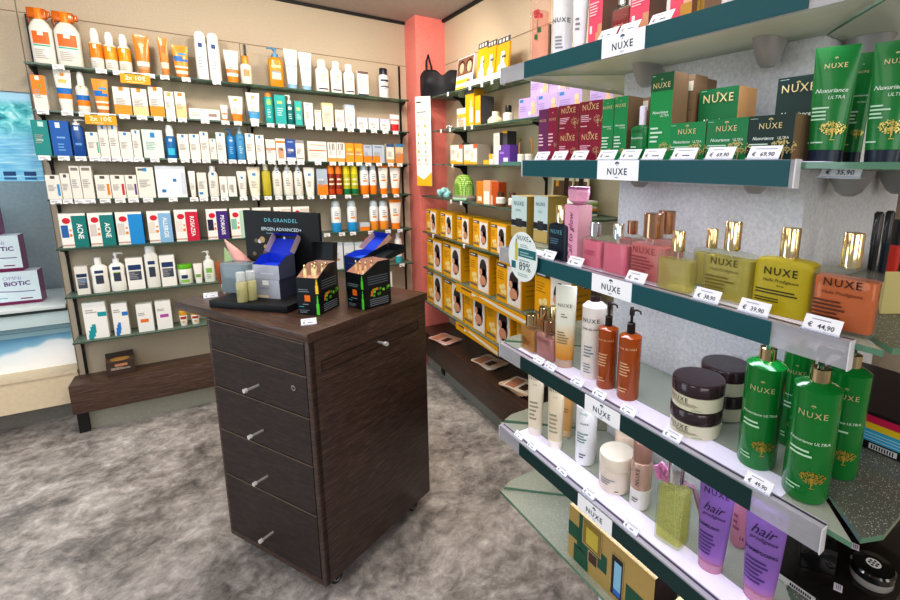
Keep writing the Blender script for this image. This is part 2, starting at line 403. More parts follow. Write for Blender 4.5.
def tree(mb, fn, x, z, sz, mat, nd=46, seed=3, nofs=.0009):
    nd = int(nd * 1.9)
    """small tree emblem printed as dots with a trunk"""
    rnd = random.Random(seed); f2 = lambda a, b: (lambda p: (p[0], p[1] - nofs, p[2]))(fn(a, b))
    for _ in range(nd):
        a = rnd.uniform(0, 2 * PI); q = math.sqrt(rnd.random()); px = x + math.cos(a) * q * sz * .56; pz = z + sz * .16 + math.sin(a) * q * sz * .34
        s = sz * .026; patch(mb, f2, px - s, px + s, pz - s, pz + s, mat, 1)
    for k in range(4):
        a = x - sz * .04 + sz * .02 * k; patch(mb, f2, a, a + sz * .02, z - sz * (.42 - .06 * k), z + sz * .12, mat, 1)
    patch(mb, f2, x - sz * .1, x + sz * .13, z - sz * .44, z - sz * .4, mat, 1)
def emblem(mb, fn, x, z, sz, mat):
    """crown of a tree above a brand name"""
    for k in range(5):
        a = PI * (.08 + .21 * k); cx, cz = x + math.cos(a) * sz * .36, z + math.sin(a) * sz * .26; s = sz * .15
        patch(mb, fn, cx - s, cx + s, cz - s * .8, cz + s * .8, mat, 1)
    patch(mb, fn, x - sz * .05, x + sz * .05, z - sz * .4, z + sz * .2, mat, 1)
    patch(mb, fn, x - sz * .12, x + sz * .12, z - sz * .42, z - sz * .36, mat, 1)

ORD = ['first', 'second', 'third', 'fourth', 'fifth', 'sixth', 'seventh', 'eighth', 'ninth', 'tenth', 'eleventh', 'twelfth', 'thirteenth', 'fourteenth', 'fifteenth', 'sixteenth',
       'seventeenth', 'eighteenth', 'nineteenth', 'twentieth'] + ['twenty-' + x for x in ('first', 'second', 'third', 'fourth', 'fifth', 'sixth', 'seventh', 'eighth', 'ninth')] + ['thirtieth', 'thirty-first', 'thirty-second']
REG = []            # (thing, description, place) in left-to-right order: labels are written when all are known
def reg(o, desc, place): REG.append((o, desc, place)); return o
def write_labels():
    cnt = {}
    for o, d, p in REG: cnt.setdefault((d, p), []).append(o)
    for (d, p), L in cnt.items():
        for k, o in enumerate(L):
            if len(L) == 1: o['label'] = d + ' on the ' + p
            elif len(L) == 2: o['label'] = ('left-hand ' if k == 0 else 'right-hand ') + d + ' on the ' + p
            else: o['label'] = ORD[k] + ' ' + d + ' from left on ' + p
            if len(L) > 1: o['group'] = d + ' on the ' + p

# ------------------------------------------------------------------ the room
def plane_box(name, x0, x1, y0, y1, z0, z1, mat, kind=True):
    mb = MB(); mb.box(x0, x1, y0, y1, z0, z1, mat); o = mb.build(name, smooth=False)
    return struct(o) if kind else o
YW, XW, ZC = 3.60, 1.50, 2.57
plane_box('floor', -3.2, 3.2, -3.0, 4.6, -.08, 0, FLOOR)
plane_box('ceiling', -3.2, 3.2, -3.0, 4.6, ZC + .012, ZC + .1, CEIL)
plane_box('wall_back', -.715, 1.30, YW, YW + .12, 0, ZC, WALLA)
plane_box('wall_back_upper', -3.2, -.717, YW, YW + .12, 1.885, ZC, WALLA)
plane_box('wall_niche', -3.2, -.6, 4.12, 4.2, 0, 1.9, NICHE)
mbw = MB(); mbw.box(XW, XW + .12, -3.0, YW + .12, 0, ZC, WALLR); struct(mbw.build('wall_right', smooth=False))
mbc = MB(); mbc.prism([(1.284, 3.37), (1.50, 3.362), (1.50, 3.64), (1.29, 3.64)], 0, ZC + .012, PINK); struct(mbc.build('wall_column', smooth=False))
mbp = MB(); q = [NP(.955, .910, 0), NP(.955, .421, 0), NP(1.47, .421, 0), NP(1.47, .910, 0)]
mbp.prism([(p.x, p.y) for p in q], 0, ZC + .012, PLAST); struct(mbp.build('wall_pier', smooth=False))
for nm, (x0, x1, y0, y1) in (('trim_1', (-3.2, 1.29, YW - .02, YW)), ('trim_2', (XW - .02, XW, -3.0, 3.36))):
    plane_box(nm, x0, x1, y0, y1, ZC - .006, ZC + .011, M('#1c1a19', .6))
mb = MB(); G_ = M('#8f7d69', .8)
mb.box(-.71, 1.29, YW - .0012, YW, 2.274, 2.279, G_); mb.box(.235, .239, YW - .0012, YW, .32, 2.274, G_); struct(mb.build('trim_3', smooth=False))
plane_box('trim_4', -3.2, -.72, YW - .0012, YW, 2.274, 2.279, G_)
plane_box('trim_5', -.717, -.713, YW - .0015, YW + .12, 0, ZC - .006, M('#8a7c6c', .8))
plane_box('trim_6', XW - .0012, XW, .9, 3.36, 2.274, 2.279, G_)
plane_box('baseboard_niche', -3.2, -.717, 3.79, 3.81, 0, .2, GREYB)

# display window bay to the left: sill board, ledge, lit back panel
mb = MB(); mb.box(-3.2, -.72, 3.6, 4.11, .155, .335, CREAM); mb.box(-3.2, -.72, 3.59, 4.11, .335, .352, CREAM); struct(mb.build('window_sill', smooth=False))
t = thing('display_ledge', 'white display ledge holding the probiotic cartons left of shelves', 'shelf', (-1.5, 3.7, .72))
mb = MB(); mb.rbox(-1.6, .775, -.09, .40, .0, .022, M('#dfe7e8', .3), .004); mb.build('shelf_board', t)
mb = MB(); mb.box(-1.6, .775, -.06, .395, -.095, -.018, M('#cfe0e2', .4)); mb.box(-1.6, .775, -.075, .395, -.017, -.001, M('#33423f', .5)); mb.build('fascia', t, smooth=False)
mb = MB(); mb.box(-1.6, .775, -.03, .39, -.155, -.096, M('#8fb0bb', .4)); mb.box(-1.6, .775, -.033, -.03, -.128, -.125, M('#6e8e98', .5)); mb.build('lower_beam', t, smooth=False)
def sky_panel():
    m = bpy.data.materials.new('blue_cloud_print'); t_, b = nt(m); v = coords(t_, (1, 1, 1))
    f = noise(t_, v, 2.4, 3, .5, .4)
    sx = t_.nodes.new('ShaderNodeSeparateXYZ'); t_.links.new(v, sx.inputs[0])
    ma = t_.nodes.new('ShaderNodeMath'); ma.operation = 'MULTIPLY_ADD'; ma.inputs[1].default_value = -3.3; t_.links.new(sx.outputs['Z'], ma.inputs[0]); t_.links.new(f, ma.inputs[2])
    c = ramp(t_, ma.outputs[0], [(.0, '#79b4d6'), (.14, '#93c6e0'), (.2, '#eef6fa'), (.5, '#ffffff')])
    t_.links.new(c, b.inputs['Base Color']); t_.links.new(c, b.inputs['Emission Color']); b.inputs['Emission Strength'].default_value = .08; return m
mb = MB(); mb.box(-1.7, .77, 0, .012, 0, .215, sky_panel()); o = mb.build('backlit_panel', smooth=False, loc=(-1.5, 3.72, .3525)); tag(o, 'pale blue panel with white clouds under the display ledge', 'sign')
def water_mat():
    m = bpy.data.materials.new('blue_water_print'); t_, b = nt(m); v = coords(t_, (1, 1, 1))
    sx = t_.nodes.new('ShaderNodeSeparateXYZ'); t_.links.new(v, sx.inputs[0])
    f = noise(t_, v, 16, 5, .6, .8); g = noise(t_, coords(t_, (3, 1, 30)), 3, 3, .5)
    a = ramp(t_, f, [(.32, '#0d6f86'), (.45, '#37b6c0'), (.55, '#8fdfe6'), (.68, '#e8fbff')])
    c2 = ramp(t_, g, [(.3, '#5fb4e0'), (.6, '#9bd8f2'), (.8, '#d9f2fb')])
    k = t_.nodes.new('ShaderNodeMapRange'); k.inputs[1].default_value = .2; k.inputs[2].default_value = .3; t_.links.new(sx.outputs['Z'], k.inputs[0])
    mx = t_.nodes.new('ShaderNodeMixRGB'); t_.links.new(k.outputs[0], mx.inputs[0]); t_.links.new(c2, mx.inputs[1]); t_.links.new(a, mx.inputs[2])
    sk = t_.nodes.new('ShaderNodeMapRange'); sk.inputs[1].default_value = .39; sk.inputs[2].default_value = .42; t_.links.new(sx.outputs['Z'], sk.inputs[0])
    m2 = t_.nodes.new('ShaderNodeMixRGB'); m2.inputs[2].default_value = lin('#a9d8f0') + [1]; t_.links.new(sk.outputs[0], m2.inputs[0]); t_.links.new(mx.outputs[0], m2.inputs[1])
    t_.links.new(m2.outputs[0], b.inputs['Base Color']); t_.links.new(m2.outputs[0], b.inputs['Emission Color']); b.inputs['Emission Strength'].default_value = .12; b.inputs['Roughness'].default_value = .3; return m
mb = MB(); mb.box(-.62, .172, 0, .006, 0, .452, water_mat())
for k in range(9): mb.box(-.5 + k * .075, -.455 + k * .075, -.001, 0, .028, .05, M('#1d4f86', .5)); mb.box(-.5 + k * .075, -.455 + k * .075, -.001, 0, .008, .02, M('#2f6ea8', .5))
o = mb.build('hanging_poster', smooth=False, loc=(-.895, 3.615, 1.43)); tag(o, 'blue water poster hanging at the left edge of the photo', 'poster')
# probiotic cartons on the ledge
def probiotic(label, x, y, z, w, h, tilt):
    mb = MB(); d = .1; W_ = M('#dfeef5', .35); V_ = M('#7d2157', .35)
    mb.box(-w / 2, w / 2, 0, d, 0, h, V_, W_, M('#9a4f86', .25), M('#e4eef4', .3))
    fn = lambda u, v: (u, -.0008, v)
    patch(mb, fn, -w / 2, w / 2, 0, h * .09, V_, 1)
    mb.text('OMNi', .028, fn, M('#a9a6cf', .4), w * .2, h * .8); mb.text('BiOTiC', .033, fn, M('#5b2a80', .4), w * .25, h * .63, bold=.02)
    for k in range(13):
        a = PI + PI * (k + 2) / 13 * .5; b2 = PI + PI * (k + 3) / 13 * .5
        if w * .36 + math.cos(b2) * w * .7 > w * .47: break
        mb.quad((w * .36 + math.cos(a) * w * .7, -.0008, h * .75 + math.sin(a) * h * .38), (w * .36 + math.cos(b2) * w * .7, -.0008, h * .75 + math.sin(b2) * h * .38), (w * .36 + math.cos(b2) * w * .695, -.0008, h * .77 + math.sin(b2) * h * .38), (w * .36 + math.cos(a) * w * .695, -.0008, h * .77 + math.sin(a) * h * .38), M('#4a3f8f', .4))
    lines(mb, fn, -w * .35, w * .2, h * .2, h * .36, 3, M('#7fb3c9', .5), 1); patch(mb, fn, w * .26, w * .4, h * .15, h * .18, V_, 1)
    o = mb.build('carton', smooth=False, loc=(x, y, z)); o.rotation_euler.x = -tilt; return tag(o, label, 'box', 'probiotic cartons on the ledge')
yl = 3.74
probiotic('lower white and magenta probiotic carton on the display ledge', -1.012, yl, .7425, .34, .185, 0)
probiotic('upper white probiotic carton stacked on the display ledge', -1.045, yl + .012, .929, .30, .20, 0)
probiotic('topmost probiotic carton at the left photo edge, mostly cropped', -1.10, yl + .04, 1.1305, .26, .15, 0)

# ------------------------------------------------------------------ back-wall shelves
AZ = [2.018, 1.793, 1.565, 1.341, 1.080, .815, .555]
ANAME = ['top back-wall shelf', 'second back-wall shelf', 'third back-wall shelf', 'fourth back-wall shelf', 'fifth back-wall shelf', 'sixth back-wall shelf', 'lowest back-wall shelf']
YA, AX0, AX1 = 3.44, -.69, 1.247
RAILX = (-.681, .262, 1.236)
for k, x in enumerate(RAILX):
    mb = MB(); mb.box(-.006, .006, -.010, 0, 0, 2.27 - .318, BLACK)
    for i in range(30): mb.box(-.0025, .0025, -.0115, -.010, .04 + i * .063, .07 + i * .063, M('#050505', .7))
    o = mb.build('shelf_rail', smooth=False, loc=(x, YW - .0005, .318)); tag(o, ('left', 'middle', 'right')[k] + ' black slotted wall rail carrying the back-wall glass shelves', 'rail', 'black shelf rails of the back wall')
def bracket(parent, x, depth, yw, name='bracket'):
    mb = MB(); mb.add([(x - .005, yw - .012, -.009), (x - .005, yw - depth, -.009), (x - .005, yw - depth, -.02), (x - .005, yw - .03, -.036), (x - .005, yw - .012, -.075)] +
                      [(x + .005, yw - .012, -.009), (x + .005, yw - depth, -.009), (x + .005, yw - depth, -.02), (x + .005, yw - .03, -.036), (x + .005, yw - .012, -.075)],
                      [(0, 1, 2, 3, 4), (9, 8, 7, 6, 5), (0, 5, 6, 1), (1, 6, 7, 2), (2, 7, 8, 3), (3, 8, 9, 4), (4, 9, 5, 0)], BLACK)
    mb.build(name, parent, smooth=False)
def glass_board(name, parent, pts, z0, z1, mat, edge):
    mb = MB(); mb.prism(pts, z0, z1, mat, edge); return mb.build(name, parent, smooth=False)
for k, z in enumerate(AZ):
    t = thing('glass_shelf', ORD[k] + ' green-edged glass shelf from the top on the back wall', 'shelf', (0, 0, z), 0, 'glass shelves of the back wall')
    glass_board('glass_panel', t, [(AX0, YA), (AX1, YA), (AX1, YW - .004), (AX0, YW - .004)], -.009, 0, SGLASS, EDGE)
    for x in RAILX: bracket(t, x, .11, YW)

W0 = '#e9e6df'; OR = '#f08a1d'; TE = '#1fa5a0'; BL = '#1c74c4'; LB = '#3aa0dc'; GY = '#8d8f94'
def boxA(col=W0, p=(), l=((.12, .75, .35, .62, 5, '#a9a7a6'),), t=(), side=None, top=None, d=.05):
    return lambda desc, w, h: carton(desc, w, d, h, col, side, top, p, t, l)
def botA(col=W0, cap='#f2f2f0', **k): return lambda desc, w, h: bottle(desc, w, h, col, cap, **k)
def tubA(col=W0, cap='#f2f2f0', **k): return lambda desc, w, h: squeeze(desc, w, h, col, cap, **k)
def jarA(col=W0, lid='#f2f2f0', **k): return lambda desc, w, h: jar(desc, w, h, col, lid, **k)
sq = lambda c: ((.38, .62, .86, .97, c),)            # coloured emblem square near the top
bs = lambda c: ((-.25, .25, .70, .79, c),)           # emblem on a bottle
ln = ((-.5, .45, .3, .55, 5, '#a0a0a2'),)
aero = lambda: botA('#eef0f2', '#f6f6f6', name='spray_can', capf=.2, capw=.92, sh=.05, dome=True, prints=((-.35, .3, .66, .75, '#24468c'),), lns=((-.5, .4, .25, .5, 4, '#b3b8c2'),))
sprayO = lambda top=OR: botA(W0, '#f4f2ee', name='spray_bottle', capf=.3, capw=.62, sh=.08, dome=True, bands=((.28, .62, top),), prints=((-.3, .2, .5, .6, '#fff4e0'),), lns=((-.5, .4, .06, .22, 3, '#c0b8ae'),))
def trigger(desc, w, h):
    r, hd = bottle(desc, w, h, W0, OR, name='trigger_sprayer', capf=.2, capw=.45, sh=.16, n=3.2, dr=.6, prints=((-.72, .72, .36, .58, '#e8702a'), (-.25, .25, .51, .58, '#fbe9da'), (-.72, .72, .32, .345, '#3fb79b')), lns=((-.7, .5, .1, .28, 5, '#b5b0ab'),), capname='collar')
    K = glass('#d9731c', .8, .15); zb = h * .8
    mb = MB(); mb.rbox(-w * .48, w * .36, -w * .16, w * .16, zb + .02 * h, h, K, w * .07, 3); mb.rbox(w * .3, w * .5, -w * .1, w * .1, h * .86, h * .97, K, w * .04); mb.build('trigger_head', r)
    mb = MB(); mb.tube([(-w * .4, -w * .02, h * .9), (-w * .46, -w * .02, h * .8), (-w * .4, -w * .02, h * .7)], w * .07, M('#8b4a1d', .3)); mb.build('trigger', r)
    return r, hd
wave = dict(bands=((.12, .22, '#f2e6d2'), (.22, .3, OR), (.3, .36, W0)), prints=((-.8, .8, .5, .58, BL), (-.9, .2, .58, .66, BL), (-.2, .75, .7, .76, LB)))
kit = lambda c, word, inner='#2b6cb0': boxA('#f6f2ee', ((.46, 1, .0, .93, c), (.04, .3, .3, .66, inner), (.32, .42, .32, .4, OR), (.34, .42, .48, .54, '#e8a36a'), (0, .46, .05, .09, '#c9a79a')),
    (), ((word, .73, .47, .3, '#f4f8f8', dict(rot=-PI / 2, bold=.02, wmax=.12)),) if word else (), side=c, top='#efece7', d=.055)
def kit(c, word, inner='#2b6cb0', base=kit):
    def f(desc, w, h):
        o, hd = base(c, word, inner)(desc, w, h); mb = MB(); n = 16; cx, cz = (.27 - .5) * w, .79 * h
        mb.add([(cx, -.0018, cz)] + [(cx + math.cos(2 * PI * i / n) * w * .15, -.0018, cz + math.sin(2 * PI * i / n) * h * .085) for i in range(n)], [(0, 1 + i, 1 + (i + 1) % n) for i in range(n)], M('#d5203b', .4)); mb.build('badge', o, smooth=False); return o, hd
    return f
cet = lambda b='#4b5566', g=None: ((.12, .88, .62, .78, '#23406f'), (.14, .86, .3, .58, b)) + (((.14, .86, .5, .58, g),) if g else ())
cetb = lambda g=None: ((-.5, .5, .56, .64, '#23406f'), (-.45, .45, .26, .5, '#3d4758')) + (((-.45, .45, .42, .5, g),) if g else ())
swoosh = lambda c: ((.62, 1, .6, .72, c), (.1, .24, .0, .12, c), (.14, .32, .0, .24, c), (.22, .4, .06, .34, c), (.3, .46, .16, .4, c))
clearoil = lambda c, cap, low=None: botA(c, cap, name='spray_bottle', capf=.28, capw=.97, sh=.02, mat=None, bands=((.02, .2, low or c),), prints=((-.7, .7, .34, .4, '#f4e6c8'), (-.6, .6, .5, .56, '#f4e6c8')), lns=())
isd = lambda lo: botA('#eef1f3', '#c9d5de', name='spray_can', capf=.2, capw=.85, sh=.06, dome=True, bands=((0.0, .3, lo),), prints=((-.5, .4, .42, .48, '#f0a060'),), lns=((-.5, .4, .52, .7, 3, '#9aa4b4'),))
isdt = lambda: tubA('#f1efe9', OR, capf=.2, bands=((.9, 1.01, OR),), prints=((-.5, .4, .45, .5, OR),), lns=((-.5, .4, .55, .72, 3, '#9aa4b4'),))
A = []
A.append([(trigger, 33, 57, 7, 'large white sprayer with orange trigger head'), (trigger, 57.5, 84, 11, 'large white sprayer with orange trigger head'),
  (sprayO(), 91, 105, 27, 'white and orange spray bottle with domed cap'), (sprayO('#f4a01e'), 105.5, 119, 31, 'white and orange spray bottle with domed cap'), (sprayO('#f4a01e'), 119.5, 133, 33, 'white and orange spray bottle with domed cap'),
  (tubA('#d9882c', '#c98a4a', bands=((.12, .2, '#c9a078'), (.2, .32, '#e9e4df')), prints=((-.3, .3, .7, .78, '#f3d9b0'),)), 136, 153, 34.5, 'golden orange squeeze tube'),
  (tubA('#d98a30', '#c98a4a', bands=((.2, .36, '#e6d6c2'),), prints=((-.4, .4, .6, .8, '#c46f22'),)), 161, 171.5, 37.5, 'narrow golden orange tube'),
  (tubA('#e59a34', '#e08a3a', **wave), 174, 191, 44.7, 'orange tube with blue wave print'),
  (aero(), 197.5, 210, 30, 'white aerosol can with dark blue emblem'), (aero(), 210.5, 223, 32, 'white aerosol can with dark blue emblem'),
  (tubA(W0, OR, bands=((.3, .42, OR), (.42, .5, W0), (.12, .2, OR)), lns=ln), 226, 241, 50, 'white squeeze tube with orange bands'),
  (botA(W0, '#e89a2a', capf=.28, capw=.6, prints=((-.5, .5, .28, .5, '#f3a64c'),), lns=ln), 241.5, 253.5, 55, 'small white bottle with orange cap'),
  (botA('#c98e12', '#5f93bd', name='pump_bottle', pump=-1, capf=.24, capw=.45, n=4, dr=.55, prints=((-.6, .6, .5, .56, '#f6e6a8'), (-.6, .6, .2, .36, '#e9e3c0'), (-.6, .6, .36, .4, '#8aa7bd'))), 270, 285, 47.3, 'golden oil bottle with blue pump'),
  (tubA('#f3efe8', '#8fb9dc', prints=((-.8, .8, .56, .6, '#8ec3dd'),), lns=((-.6, .5, .25, .5, 4, '#9eb6c6'),)), 286.5, 300, 49, 'tall white tube with pale blue cap'),
  (tubA('#f3efe8', '#8fb9dc', prints=((-.8, .8, .56, .6, '#8ec3dd'),), lns=((-.6, .5, .25, .5, 4, '#9eb6c6'),)), 301, 314, 52, 'tall white tube with pale blue cap')]
  + [(botA('#f3f0ea', '#efefef', capf=.24, capw=.62, n=3, dr=.7, prints=((-.7, .7, .08, .12, '#2c2f4a'), (.1, .4, .5, .56, '#9ac46a')), lns=ln), a, b, c, 'white lotion bottle with dark base line') for a, b, c in ((317, 330.5, 59.3), (332, 343.5, 61), (345, 356, 64))]
  + [(boxA('#f3f0ee', ((0, 1, .0, .08, '#2c2f4a'), (0, 1, .9, 1, '#6b5a5a'))), 358.5, 369, 71.5, 'white carton with dark top edge'),
  (botA('#eceff1', '#1d2236', capf=.22, capw=.8, prints=((-.8, .8, .55, .62, '#2a2f48'), (-.8, .8, .36, .4, '#2a2f48')), lns=ln), 380.7, 390.5, 67.7, 'white bottle with dark navy cap')])
A.append([(boxA(W0, ((0, 1, .44, 1, OR), (.3, .62, .86, .98, W0), (.5, .65, .66, .72, '#4fae6a'))), 35.5, 49.5, 75, 'orange and white carton'),
  (tubA(W0, '#f2efe9', bands=((.3, .42, OR), (.42, .56, BL)), prints=((-.2, .2, .84, .92, '#f0a030'), (-.5, .4, .68, .76, '#f3c169'))), 58, 76, 69, 'white tube with blue and orange bands'),
  (botA(W0, '#f4f2ee', name='spray_bottle', capf=.32, capw=.55, dome=True, bands=((.16, .3, OR), (.3, .42, BL)), prints=((-.2, .2, .58, .64, OR),)), 77.5, 91, 71, 'white spray bottle with blue and orange bands'),
  (tubA('#e59a34', '#c8813a', **wave), 95, 112, 78.7, 'orange tube with blue waves and torn crimp')]
  + [(boxA(W0, ((0, 1, 0, .36, c), (.36, .62, .87, 1, OR))), a, b, y, d) for a, b, y, c, d in ((115.5, 133, 87, '#f09a22', 'white and orange sun-care carton'), (134, 149.5, 88.7, '#f6d2a0', 'white and cream sun-care carton'), (151, 165.5, 87, '#f09a22', 'white and orange sun-care carton'))]
  + [(boxA(W0, ((.3, .7, .82, .96, '#eab25c'),)), 166.5, 176, 91.5, 'slim white carton'), (boxA(W0, ((0, 1, 0, .5, '#f3cf9a'), (.3, .7, .84, .96, OR))), 177, 187.5, 92, 'slim white and peach carton'),
  (boxA('#f3f0ec', ((.62, .9, .3, .6, '#a58a8a'),), ((.08, .5, .3, .7, 3, '#bcb6b2'),)), 189.5, 220.5, 109, 'flat white carton lying lengthwise'),
  (tubA(W0, OR, prints=((-.6, .6, .4, .5, '#d98a50'),)), 221.5, 229, 105, 'tiny white tube with orange cap'),
  (tubA(W0, '#e9882c', bands=((.12, .3, OR),), prints=((-.25, .25, .8, .9, '#f0a040'),), lns=ln), 230.5, 245, 96, 'white tube with orange foot'),
  (tubA(W0, '#f2f0ea', bands=((.14, .38, '#4aa3dc'),), prints=((-.25, .25, .8, .9, '#f0a040'),), lns=ln), 248, 262, 92.5, 'white tube with blue band'),
  (botA('#29b0ad', '#e5893a', name='spray_can', capf=.14, capw=.8, dome=True, prints=((-.5, .5, .6, .76, '#a8d37e'),), lns=((-.5, .5, .2, .5, 4, '#bfe7e2'),)), 266, 275, 92, 'teal spray can with orange cap'),
  (boxA('#23a9a8', ((.25, .7, .7, .8, '#b9d98a'),), ((.2, .8, .3, .6, 4, '#bfe7e2'),)), 276, 287, 95, 'teal carton'),
  (botA('#0f6f73', '#eef2f2', name='pump_bottle', pump=-1, capf=.3, capw=.55, prints=((-.5, .5, .5, .6, '#cfe7e2'),), lns=((-.5, .5, .2, .4, 3, '#bfe7e2'),)), 287.5, 295, 94.5, 'dark teal foam bottle with white pump'),
  (boxA('#35b3ad', ((.25, .75, .6, .74, '#bcd88c'),), ((.2, .8, .25, .5, 4, '#bfe7e2'),)), 296, 303, 101, 'narrow light teal carton'),
  (boxA(W0, ((.2, .8, .88, .95, '#9db7c9'),)), 305, 314, 102.7, 'tall white carton'), (boxA(W0, ((.2, .8, .85, .95, '#c8b9a6'),)), 315.5, 322, 110, 'short slim white carton'),
  (boxA('#f0e2c6', ((0, 1, .9, 1, '#e9cf9a'), (.35, .6, .2, .3, '#e8c9a4'))), 323, 334, 103, 'cream yellow carton'), (boxA(W0, ((0, 1, .8, .92, '#eadfc9'),)), 336, 345, 110, 'low white and cream carton'),
  (boxA('#eceff5', ((0, 1, .86, 1, '#b7c4e2'), (.4, .6, .12, .18, '#b57a5c'))), 346, 355.5, 104.8, 'white carton with lilac top')]
  + [(boxA('#efeff2', ((0, 1, .72, 1, '#c8d1e6'), (.4, .6, .15, .25, '#c9a46a'))), a, b, c, 'small square white carton with lilac top') for a, b, c in ((357.5, 368, 117.5), (369, 379, 118), (380.7, 390, 119))]
  + [(tubA('#f2efec', '#d52a33', bands=((.12, .42, '#d52a33'), (.62, .72, '#c98a84')), lns=()), 390.8, 400.5, 114.5, 'white and red tube')])
wb = lambda c='#2f8fd0': boxA(W0, sq(c))
A.append([(boxA('#178f8d', ((.4, .75, .82, .96, '#bfe3df'), (.2, .6, .4, .46, '#8fd3cc'))), 36, 52.5, 120, 'teal green carton'),
  (boxA('#1c62b4', ((.3, .55, .8, .95, '#e5ecf5'), (.3, .75, .5, .55, '#7fb0e0')), ((.3, .7, .15, .4, 3, '#6fa4dc'),)), 54, 73, 120.7, 'bright blue carton'),
  (botA('#15509c', '#f1f1f1', name='pump_bottle', pump=1, capf=.16, capw=.6, n=4, dr=.6, prints=((-.4, .3, .7, .8, '#d5e2f2'), (-.5, .5, .3, .36, '#6fa4dc'))), 74, 87, 119, 'dark blue bottle with white pump'),
  (boxA(W0, sq('#2f8fd0') + ((.8, .94, .15, .6, '#4fae98'),)), 88.5, 101, 132, 'white carton with green stripe'),
  (wb(), 101.5, 111, 124.5, 'tall white carton with blue square'), (wb(), 111.5, 121, 124.5, 'tall white carton with blue square'), (wb(), 121.5, 134, 131.7, 'white carton with blue square'), (wb(), 134.5, 143, 129.7, 'white carton with blue square'),
  (boxA('#d9ebe2', ((.4, .62, .72, .9, '#2f86c8'),), ((.15, .7, .3, .6, 5, '#9db8ae'),)), 144.5, 165, 129.7, 'wide pale mint carton'),
  (botA('#1d6fae', '#eef1f3', name='foam_bottle', capf=.34, capw=.7, dome=True, prints=((-.3, .3, .5, .58, '#cfe3f2'), (-.6, .6, .1, .3, '#3fc0e0'))), 166.5, 178, 124.5, 'blue bottle with clear white cap'),
  (wb(), 179.5, 190.5, 134, 'white carton with blue square'), (wb(), 191.2, 201.5, 134, 'white carton with blue square'), (wb(), 202, 210.5, 131.7, 'white carton with blue square'), (wb(), 211, 217.5, 138.6, 'white carton with blue square'), (wb(), 218, 227, 132.5, 'white carton with blue square'),
  (botA('#1f7fc0', '#2c6fa8', name='pump_bottle', pump=-1, capf=.2, capw=.5, prints=((-.35, .35, .6, .74, '#dceaf5'),), lns=((-.4, .4, .2, .45, 4, '#8fc3ea'),)), 228, 237, 129, 'blue gel bottle with pump'),
  (botA('#4a97c8', '#9fb9cc', name='pump_bottle', pump=-1, capf=.2, capw=.5, prints=((-.35, .35, .6, .74, '#2c6fb0'),), lns=((-.4, .4, .2, .45, 4, '#bfdcf0'),)), 237.5, 246.5, 127, 'pale blue gel bottle with pump'),
  (wb(), 247, 256, 133.5, 'white carton with blue square'), (wb(), 257, 265.5, 135, 'white carton with blue square'),
  (boxA(W0, ((0, 1, .5, .6, '#e98a4a'), (.1, .9, .8, .9, '#d9d4cc'))), 267, 276.5, 139.4, 'white carton with orange stripe'),
  (boxA('#f3e9e0', ((.2, .8, .1, .55, '#dba57e'), (.3, .7, .45, .6, '#8a5a3c'), (0, 1, .8, .9, '#e98a4a'))), 277, 286.5, 138.6, 'white carton with a portrait photo'),
  (boxA('#2f56a4', ((0, 1, .0, .16, '#e8ecf4'), (.2, .8, .45, .55, '#dfe6f2'), (.2, .8, .85, .92, '#8fa6d4'))), 287, 296, 139.4, 'dark blue carton'),
  (boxA('#e8e3de', ((0, 1, .84, 1, '#9c9a9c'), (.1, .9, .1, .16, '#a4a0a0'))), 296.5, 305, 140, 'pale grey carton'),
  (boxA(W0, ((.05, .95, .52, .58, '#e2793a'), (.1, .9, .8, .84, '#e7a47c')), ((.1, .9, .2, .45, 3, '#cfc8c4'),)), 308.5, 327.5, 141.4, 'wide white carton with orange line')]
  + [(boxA('#f2eeea', ((.2, .8, .62, .95, '#55504e'), (.3, .5, .62, .95, W0), (.6, .7, .62, .95, W0), (0, 1, 0, .2, '#e9a04a'))), a, b, c, 'white carton showing a barcode') for a, b, c in ((328.5, 337, 142.5), (337.5, 345.5, 142.7))]
  + [(boxA('#f2a030', ((.1, .9, .4, .46, '#fbe3b0'), (.2, .8, .6, .75, '#f7c25f'))), a, b, c, 'orange carton') for a, b, c in ((346, 354.6, 143.2), (355.2, 363.3, 143.6))]
  + [(boxA('#b9c3d3', ((0, 1, 0, .38, OR), (.2, .8, .85, .92, '#7d8da8'))), 364, 372.5, 145, 'narrow blue-grey and orange carton'), (boxA('#b9c3d3', ((0, .6, 0, .38, OR), (.2, .8, .85, .92, '#7d8da8'))), 373, 385, 145, 'wide blue-grey and orange carton'),
  (boxA('#efe7dc', ((0, 1, .0, .2, '#e6a45c'), (0, 1, .84, 1, '#3c5f82'))), 387, 394.5, 144, 'cream carton with dark blue top'), (boxA('#e7c9a2', ((0, 1, .0, .5, '#d98c48'), (0, 1, .84, 1, '#3f86b8'))), 396, 403.5, 144, 'peach carton with blue top')])
sw = lambda c=None: boxA(W0, ((.34, .66, .84, .96, '#5b5552'),) + (((.74, .92, .14, .62, c),) if c else ()))
